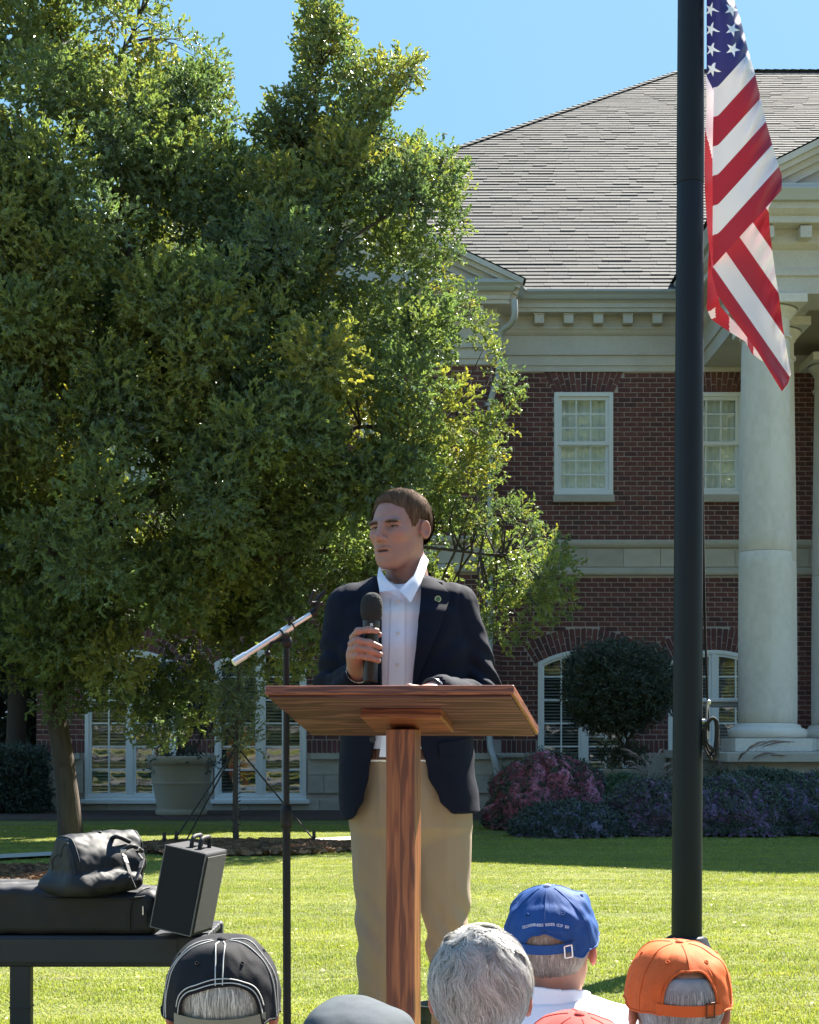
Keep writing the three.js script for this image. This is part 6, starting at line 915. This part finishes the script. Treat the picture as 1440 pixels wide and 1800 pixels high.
// a seated figure: head at the origin of its group, looking along +z before it is turned away from us
function seated(label, px, top, D, headTop, o) {
  const p = at(px, top, D), g = thing('person', label, 'person', [p.x, p.y - headTop, p.z], undefined);
  g.rotation.set(o.pitch ?? 0, Math.PI + (o.yaw ?? 0), o.roll ?? 0, 'YXZ');
  const sk = o.skin ?? [0.40, 0.25, 0.18], head = nets(plainHead, [-0.11, -0.22, -0.14], [0.11, 0.125, 0.12], 0.0052, (x, y, z) => skinP(sk, x, y, z));
  const hipY = LOW + 0.47 - g.position.y, sh = o.sh ?? -0.235, body = (x, y, z) => { // torso, arms and legs of a sitting figure
    let d = smin(cap(x, y, z, [0, sh - 0.02, -0.05], [0, hipY + 0.08, -0.06], 0.115, 0.125), cap(x, y, z, [-0.145, sh, -0.05], [0.145, sh, -0.05], 0.062, 0.062), 0.09);
    const ax = Math.abs(x); d = smin(d, cap(ax, y, z, [0.175, sh - 0.01, -0.05], [0.235, sh - 0.29, -0.02], 0.055, 0.045), 0.03); d = smin(d, cap(ax, y, z, [0.235, sh - 0.29, -0.02], [0.1, sh - 0.36, 0.2], 0.044, 0.034), 0.03);
    d = smin(d, cap(ax, y, z, [0.09, hipY, -0.03], [0.12, hipY + 0.02, 0.40], 0.085, 0.066), 0.05); d = smin(d, cap(ax, y, z, [0.12, hipY + 0.02, 0.40], [0.12, hipY - 0.41, 0.40], 0.06, 0.045), 0.03); return d; };
  const bodyG = nets(body, [-0.32, hipY - 0.47, -0.24], [0.32, sh + 0.1, 0.5], 0.021, () => sk);
  mesh('body', merged([head, bodyG]), skinM, g);
  const low = o.shirtLow ?? hipY - 0.02;
  const shirt = (x, y, z) => { let d = smin(body(x, y, z) - 0.012, cap(x, y, z, [0, sh + 0.02, -0.05], [0, sh + 0.075, -0.045], 0.075, 0.066), 0.05) - 0.008 * (fbm(x * 12, y * 12, z * 12, 3) - 0.5); d = Math.max(d, z > 0.1 ? 0.1 : -1, y - (sh + 0.10 + (z > 0 ? -0.03 : 0.0)), low - y); return d; };
  mesh('shirt', nets(shirt, [-0.34, low - 0.03, -0.26], [0.34, sh + 0.14, 0.12], 0.013), o.shirt, g);
  const col = (x, y, z) => Math.max(Math.abs(Math.hypot(x / 1.0, (z + 0.042) / 1.02) - 0.073 - 0.16 * Math.max(0, sh + 0.115 - y)) - 0.0035, y - (sh + 0.105 + 0.025 * sstep(0.02, -0.1, z) + 0.012 * Math.sin(x * 12)), sh + 0.045 - y);
  if (o.collar !== false) mesh('shirt_collar', nets(col, [-0.11, sh + 0.03, -0.16], [0.11, sh + 0.18, 0.08], 0.0042), o.shirt, g);
  mesh('trousers', nets((x, y, z) => Math.max(body(x, y, z) - 0.01, y - hipY - 0.1, z < 0.0 && y > hipY + 0.05 ? 0.1 : -1, -(y - hipY + 0.4)), [-0.34, hipY - 0.45, -0.26], [0.34, hipY + 0.14, 0.5], 0.021), std(0.05, 0.06, 0.08, 0.9), g);
  return g;
}
// short hair: a soft layer over the head with strands in it
function hairOf(g, line, color, n, len, thick, seed, top = 9, wave = 0.0008, flow, strandW = 0.0008, lift = 0.003) {
  const f = (x, y, z) => smax(ell(x, y, z, 0, 0.028, -0.018, 0.0765 + thick, 0.087 + thick, 0.1 + thick) - thick * 0.9 * (fbm(x * 26, y * 26, z * 26, 3) - 0.5), Math.max((line(x, z) - y) * 0.8, y - top - 0.02), 0.01);
  const shell = nets(f, [-0.13, -0.15, -0.17], [0.13, 0.16, 0.15], 0.0048, (x, y, z) => { const k = 0.55 + 0.6 * fbm(x * 90, y * 50, z * 90, 3); return color.map(c => c * k); });
  const surf = rayField(f, [0, 0.01, -0.02], 0.19), s = strands(n, seed, surf, d => { const p = V(0, 0, 0); surf(d, p); return p.y > line(p.x, p.z) + 0.002 && p.y < top; }, flow ?? ((d, q) => { q.set(d.x * 0.4, -1, d.z * 0.3).addScaledVector(d, -q.dot(d)).normalize(); }), len, strandW, lift, wave);
  return mesh('hair', merged([shell, tint(s, color)]), greyHair, g);
}
const napeLine = (x, z) => z < 0 ? lerp(-0.085, 0.0, sstep(-0.08, -0.01, z)) : lerp(0.0, 0.09, sstep(0.0, 0.07, z)) + (Math.abs(x) > 0.05 && z < 0.03 ? -0.02 : 0);
// a cap: th = angle round the head (0 = back), ph = 0 at the button to 1 at the rim
function capOf(g, o) {
  const rx = o.rx ?? 0.094, rz = o.rz ?? 0.108, ht = o.ht ?? 0.118, base = o.base ?? 0.0, c = sub('cap', g); c.rotation.set(o.tilt ?? -0.12, o.turn ?? 0, 0); c.position.set(0, base, -0.012);
  const wr = o.wr ?? 1, arcW = o.arcW ?? 0.62, arcH = o.arcH ?? 0.42;
  const P = (th, ph, off = 0) => { const a = Math.min(1, ph), dome = Math.pow(Math.sin(Math.min(1, a) * Math.PI / 2), 0.72), y = ht * Math.pow(Math.cos(a * Math.PI / 2 * 0.98), 0.86), n = 1 + wr * (0.035 * (noise3(Math.sin(th) * 3 + 9, a * 4, Math.cos(th) * 3 + (o.seed ?? 1)) - 0.5) + 0.045 * (noise3(Math.sin(th) * 7, a * 8, Math.cos(th) * 7 + (o.seed ?? 1)) - 0.5)) * sstep(0.0, 0.3, a) + 0.012 * Math.cos(th * 6) * a * (1 - a); const q = V(Math.sin(th) * (rx * n + off) * dome, y + wr * 0.012 * (noise3(Math.sin(th) * a * 4, 3, Math.cos(th) * a * 4 + (o.seed ?? 1)) - 0.5) + off * (1 - a) - (ph > 1 ? (ph - 1) * 0.1 : 0), -Math.cos(th) * (rz * n + off) * dome); return q; };
  const wrap = t => Math.atan2(Math.sin(t), Math.cos(t)), rim = th => { const t = Math.abs(wrap(th)) / arcW; return o.open === false || t >= 1 ? 1 : 1 - arcH * Math.pow(1 - Math.pow(t, 2.6), 0.5); };
  const grid = (n, m, f) => { const pos = [], uv = [], idx = []; for (let i = 0; i <= n; i++) for (let j = 0; j <= m; j++) { const th = -Math.PI + 2 * Math.PI * i / n, q = f(th, j / m); pos.push(q.x, q.y, q.z); uv.push(th * 0.1, j / m * 0.15); } for (let i = 0; i < n; i++) for (let j = 0; j < m; j++) { const a = i * (m + 1) + j, b = a + m + 1; idx.push(a, a + 1, b, a + 1, b + 1, b); } const G = new THREE.BufferGeometry(); G.setAttribute('position', new THREE.Float32BufferAttribute(pos, 3)); G.setAttribute('uv', new THREE.Float32BufferAttribute(uv, 2)); G.setIndex(idx); G.computeVertexNormals(); return G; };
  mesh('crown', merged([grid(120, 36, (th, t) => P(th, t * rim(th))), grid(120, 36, (th, t) => P(th, t * rim(th), -0.0022))]), o.mat, c);
  const hem = []; for (let i = 0; i <= 120; i++) { const th = -Math.PI + 2 * Math.PI * i / 120; hem.push(P(th, rim(th))); } mesh('hem', tube(hem, 0.0022, 240, 6), o.mat, c);
  mesh('button', new THREE.SphereGeometry(0.008, 14, 8, 0, 6.29, 0, 1.6).scale(1, 0.6, 1).translate(0, P(0, 0.02).y, 0), o.button ?? o.mat, c);
  for (const th of o.stitch ? [0, 1.2, -1.2] : [0, 1, 2, 3, 4, 5].map(k => k * Math.PI / 3)) { const l = []; for (let i = 0; i <= 14; i++) l.push(P(th, lerp(0.06, rim(th), i / 14), 0.0004)); if (!o.stitch) mesh('seam', tube(l, 0.0011, 28, 5), o.mat, c); else for (const s of [-1, 1]) { const w = []; for (let i = 0; i <= 16; i++) { const a = lerp(0.05, rim(th) - 0.004, i / 16); w.push(P(th + s * 0.055 / Math.max(0.25, Math.sin(a * 1.57)), a, 0.0012)); } mesh('stitching', tube(w, 0.00095, 40, 5), o.stitch, c); } }
  if (o.stitch) for (const off of [0.022, 0.062]) { const w = []; for (let i = 0; i <= 50; i++) { const th = lerp(-arcW - off, arcW + off, i / 50), t = Math.abs(th) / (arcW + off * 1.4), ph = 1 - (arcH + off) * Math.pow(Math.max(0, 1 - Math.pow(t, 2.6)), 0.5); w.push(P(th, ph, 0.0014)); } mesh('stitching', tube(w, 0.00095, 100, 5), o.stitch, c); }
  if (o.open !== false) {
    const band = (a0, a1, y0, y1, off) => { const pos = [], idx = [], n = 24; for (let i = 0; i <= n; i++) { const th = lerp(a0, a1, i / n); for (const y of [y0, y1]) { const q = V(Math.sin(th) * (rx + off), P(0, 1).y, -Math.cos(th) * (rz + off)); pos.push(q.x, q.y + y, q.z); } } for (let i = 0; i < n; i++) { const a = i * 2; idx.push(a, a + 1, a + 2, a + 1, a + 3, a + 2); } const G = new THREE.BufferGeometry(); G.setAttribute('position', new THREE.Float32BufferAttribute(pos, 3)); G.setIndex(idx); G.computeVertexNormals(); return G; };
    mesh('strap', [band(-arcW - 0.1, arcW + 0.1, 0.001, 0.021, 0.0015), band(-arcW - 0.1, arcW + 0.1, 0.001, 0.021, -0.0005)], o.strapMat ?? o.mat, c);
    if (o.buckle) { const th = o.buckle, q = P(th, 1, 0.004), b = mesh('buckle', [rbox(0.003, 0.028, 0.002, 0.0008, -0.008, 0, 0), rbox(0.003, 0.028, 0.002, 0.0008, 0.008, 0, 0), rbox(0.019, 0.003, 0.002, 0.0008, 0, 0.0125, 0), rbox(0.019, 0.003, 0.002, 0.0008, 0, -0.0125, 0)], o.buckleMat, c); b.position.copy(q).add(V(0, 0.011, 0)); b.rotation.y = Math.PI - th; }
  }
  if (o.bill !== false) { const s = [], nb = 24; const pos = [], idx = []; for (let i = 0; i <= nb; i++) for (let j = 0; j <= 6; j++) { const th = Math.PI + lerp(-0.95, 0.95, i / nb), q = P(th, 1), k = j / 6, e = Math.sqrt(Math.max(0, 1 - Math.pow((i / nb - 0.5) * 2, 2))); pos.push(q.x * (1 + 0.08 * k), q.y - 0.018 * k - 0.01 * Math.abs(Math.sin(th)) * k, q.z + 0.075 * k * e); } for (let i = 0; i < nb; i++) for (let j = 0; j < 6; j++) { const a = i * 7 + j, b = a + 7; idx.push(a, b, a + 1, a + 1, b, b + 1); } const G = new THREE.BufferGeometry(); G.setAttribute('position', new THREE.Float32BufferAttribute(pos, 3)); G.setIndex(idx); G.computeVertexNormals(); mesh('bill', G, o.mat, c); }
  for (const th of [-0.55, 0.55, -1.6, 1.6]) mesh('eyelet', new THREE.TorusGeometry(0.0032, 0.0011, 6, 14).applyQuaternion(new THREE.Quaternion().setFromUnitVectors(V(0, 0, 1), P(th, 0.42).normalize())).translate(...P(th, 0.42, 0.001).toArray()), o.mat, c);
  return { c, P };
}
const clothM = (r, g, b, rough = 0.85) => phys(r, g, b, rough, { map: denimT, bumpMap: weaveT, bumpScale: 0.0004, specularIntensity: 0.4 });
{ // black cap with white stitching
  const g = seated('person in a worn black cap with white double stitching, white hair below', 392, 1640, 2.72, 0.124, { yaw: 0.06, shirt: clothM(0.2, 0.22, 0.26), skin: [0.42, 0.27, 0.20] });
  hairOf(g, napeLine, [0.55, 0.53, 0.50], 3500, 0.026, 0.004, 101, 0.055);
  capOf(g, { mat: clothM(0.016, 0.017, 0.021, 0.8), stitch: std(0.62, 0.62, 0.6, 0.8), strapMat: clothM(0.30, 0.28, 0.21), arcW: 0.74, arcH: 0.37, rx: 0.097, rz: 0.112, ht: 0.128, base: -0.006, tilt: -0.16, seed: 3 });
}
{ // slate flat cap
  const g = seated('person in a smooth slate-grey flat cap, mostly below the picture edge', 628, 1752, 3.15, 0.125, { yaw: 0.1, shirt: clothM(0.1, 0.12, 0.15), skin: [0.40, 0.26, 0.19] });
  hairOf(g, napeLine, [0.40, 0.38, 0.36], 800, 0.025, 0.003, 102, 0.0);
  const f = (x, y, z) => smax(smin(ell(x, y, z, 0, 0.06, -0.01, 0.108, 0.062, 0.128), ell(x, y, z, 0, 0.05, 0.06, 0.095, 0.04, 0.1), 0.04) - 0.010 * (fbm(x * 11, y * 14, z * 11, 3) - 0.5) - 0.005 * Math.sin(x * 30 + z * 22), 0.03 - y, 0.01);
  const c = sub('flat_cap', g); mesh('crown', nets(f, [-0.14, 0.0, -0.16], [0.14, 0.15, 0.19], 0.006), clothM(0.07, 0.085, 0.10), c); mesh('band', nets((x, y, z) => Math.max(Math.abs(ell(x, y, z, 0, 0.04, -0.015, 0.087, 0.1, 0.108)) - 0.003, 0.012 - y, y - 0.05), [-0.12, 0, -0.15], [0.12, 0.07, 0.13], 0.006), clothM(0.05, 0.06, 0.075), c);
}
{ // silver wavy hair
  const g = seated('person with thick wavy silver hair and no hat, in front of the lectern', 846, 1627, 2.95, 0.128, { yaw: -0.12, roll: 0.0, shirt: clothM(0.42, 0.52, 0.72), skin: [0.44, 0.26, 0.20] });
  const line = (x, z) => z < -0.02 ? -0.115 + 0.25 * Math.max(0, z + 0.09) * 0.3 : lerp(-0.045, 0.085, sstep(-0.03, 0.06, z)) + (Math.abs(x) > 0.06 && z > -0.02 && z < 0.02 ? 0.03 : 0);
  const whorl = V(0.15, 0.9, -0.35).normalize();
  hairOf(g, line, [0.50, 0.49, 0.475], 17000, 0.07, 0.011, 103, 9, 0.0042, (d, q, t, r) => { const k = noise3(d.x * 5, d.y * 5, d.z * 5) - 0.5, k2 = noise3(d.x * 11 + 4, d.y * 11, d.z * 11) - 0.5; q.copy(d).sub(whorl).add(V(2.6 * k + 1.8 * k2, -0.25, 1.6 * k2)); q.addScaledVector(d, -q.dot(d)).normalize(); }, 0.0008, 0.006);
}
{ // blue cap
  const g = seated('person in a bright blue cap with white lettering and a white shirt', 972, 1567, 3.42, 0.122, { yaw: -0.20, pitch: -0.02, roll: -0.05, sh: -0.19, shirt: phys(0.72, 0.75, 0.82, 0.8, { bumpMap: weaveT, bumpScale: 0.0002 }), skin: [0.46, 0.25, 0.19] });
  hairOf(g, napeLine, [0.36, 0.31, 0.27], 3500, 0.022, 0.003, 104, 0.045);
  const { c, P } = capOf(g, { mat: clothM(0.022, 0.080, 0.27, 0.7), button: clothM(0.3, 0.36, 0.55), arcW: 0.54, arcH: 0.25, rx: 0.098, rz: 0.112, ht: 0.115, base: 0.016, tilt: -0.22, wr: 1.9, seed: 8, buckle: -0.46, buckleMat: std(0.8, 0.8, 0.8, 0.25, { metalness: 1 }) });
  const font = await new FontLoader().loadAsync('fonts/droid/droid_serif_regular.typeface.json'), word = 'SILVERBLADES RYDER CUP 20', l = [], n = word.length;
  [...word].forEach((ch, i) => { if (ch === ' ') return; const t = i / (n - 1) * 2 - 1, th = -t * 0.56, ph = 0.52 + 0.085 * t * t, q = P(th, ph, 0.0006), e = 0.02, du = P(th - e, ph + 0.085 * 2 * t * (e / 0.56) * 1, 0.0006).sub(q).normalize(), dv = P(th, ph - e, 0.0006).sub(q).normalize(), nn = new THREE.Vector3().crossVectors(du, dv).normalize(); dv.crossVectors(nn, du); const G = new TextGeometry(ch, { font, size: 0.0056, depth: 0.0010, curveSegments: 3 }); G.computeBoundingBox(); G.translate(-(G.boundingBox.max.x + G.boundingBox.min.x) / 2, -0.003, 0); G.applyMatrix4(new THREE.Matrix4().makeBasis(du, dv, nn)); l.push(G.translate(q.x, q.y, q.z)); });
  mesh('lettering', l, std(0.75, 0.78, 0.85, 0.7), c);
}
{ // red cap at the bottom edge
  const g = seated('person in a coral red cap just showing at the lower edge', 1012, 1781, 2.45, 0.126, { yaw: 0.1, shirt: clothM(0.2, 0.2, 0.22), skin: [0.42, 0.27, 0.2] });
  hairOf(g, napeLine, [0.3, 0.27, 0.25], 600, 0.025, 0.003, 105, 0.03);
  capOf(g, { mat: clothM(0.55, 0.085, 0.075), rx: 0.096, rz: 0.11, ht: 0.112, base: 0.012, tilt: -0.14, seed: 12 });
}
{ // orange cap
  const g = seated('person in a bright orange cap with grey hair in front of the flagpole', 1190, 1650, 2.98, 0.127, { yaw: 0.05, shirt: clothM(0.12, 0.14, 0.18), skin: [0.42, 0.26, 0.19] });
  hairOf(g, napeLine, [0.34, 0.34, 0.35], 4000, 0.028, 0.004, 106, 0.05, 0.0006, undefined, 0.0008, 0.0012);
  capOf(g, { mat: clothM(0.66, 0.135, 0.035, 0.75), arcW: 0.56, arcH: 0.5, rx: 0.095, rz: 0.11, ht: 0.116, base: 0.008, tilt: -0.08, seed: 15, buckle: -0.34, buckleMat: std(0.10, 0.04, 0.02, 0.4, { metalness: 0.7 }) });
}
scene.traverse(o => { if (o.isMesh) o.castShadow = o.receiveShadow = true; });
renderer.render(scene, camera);
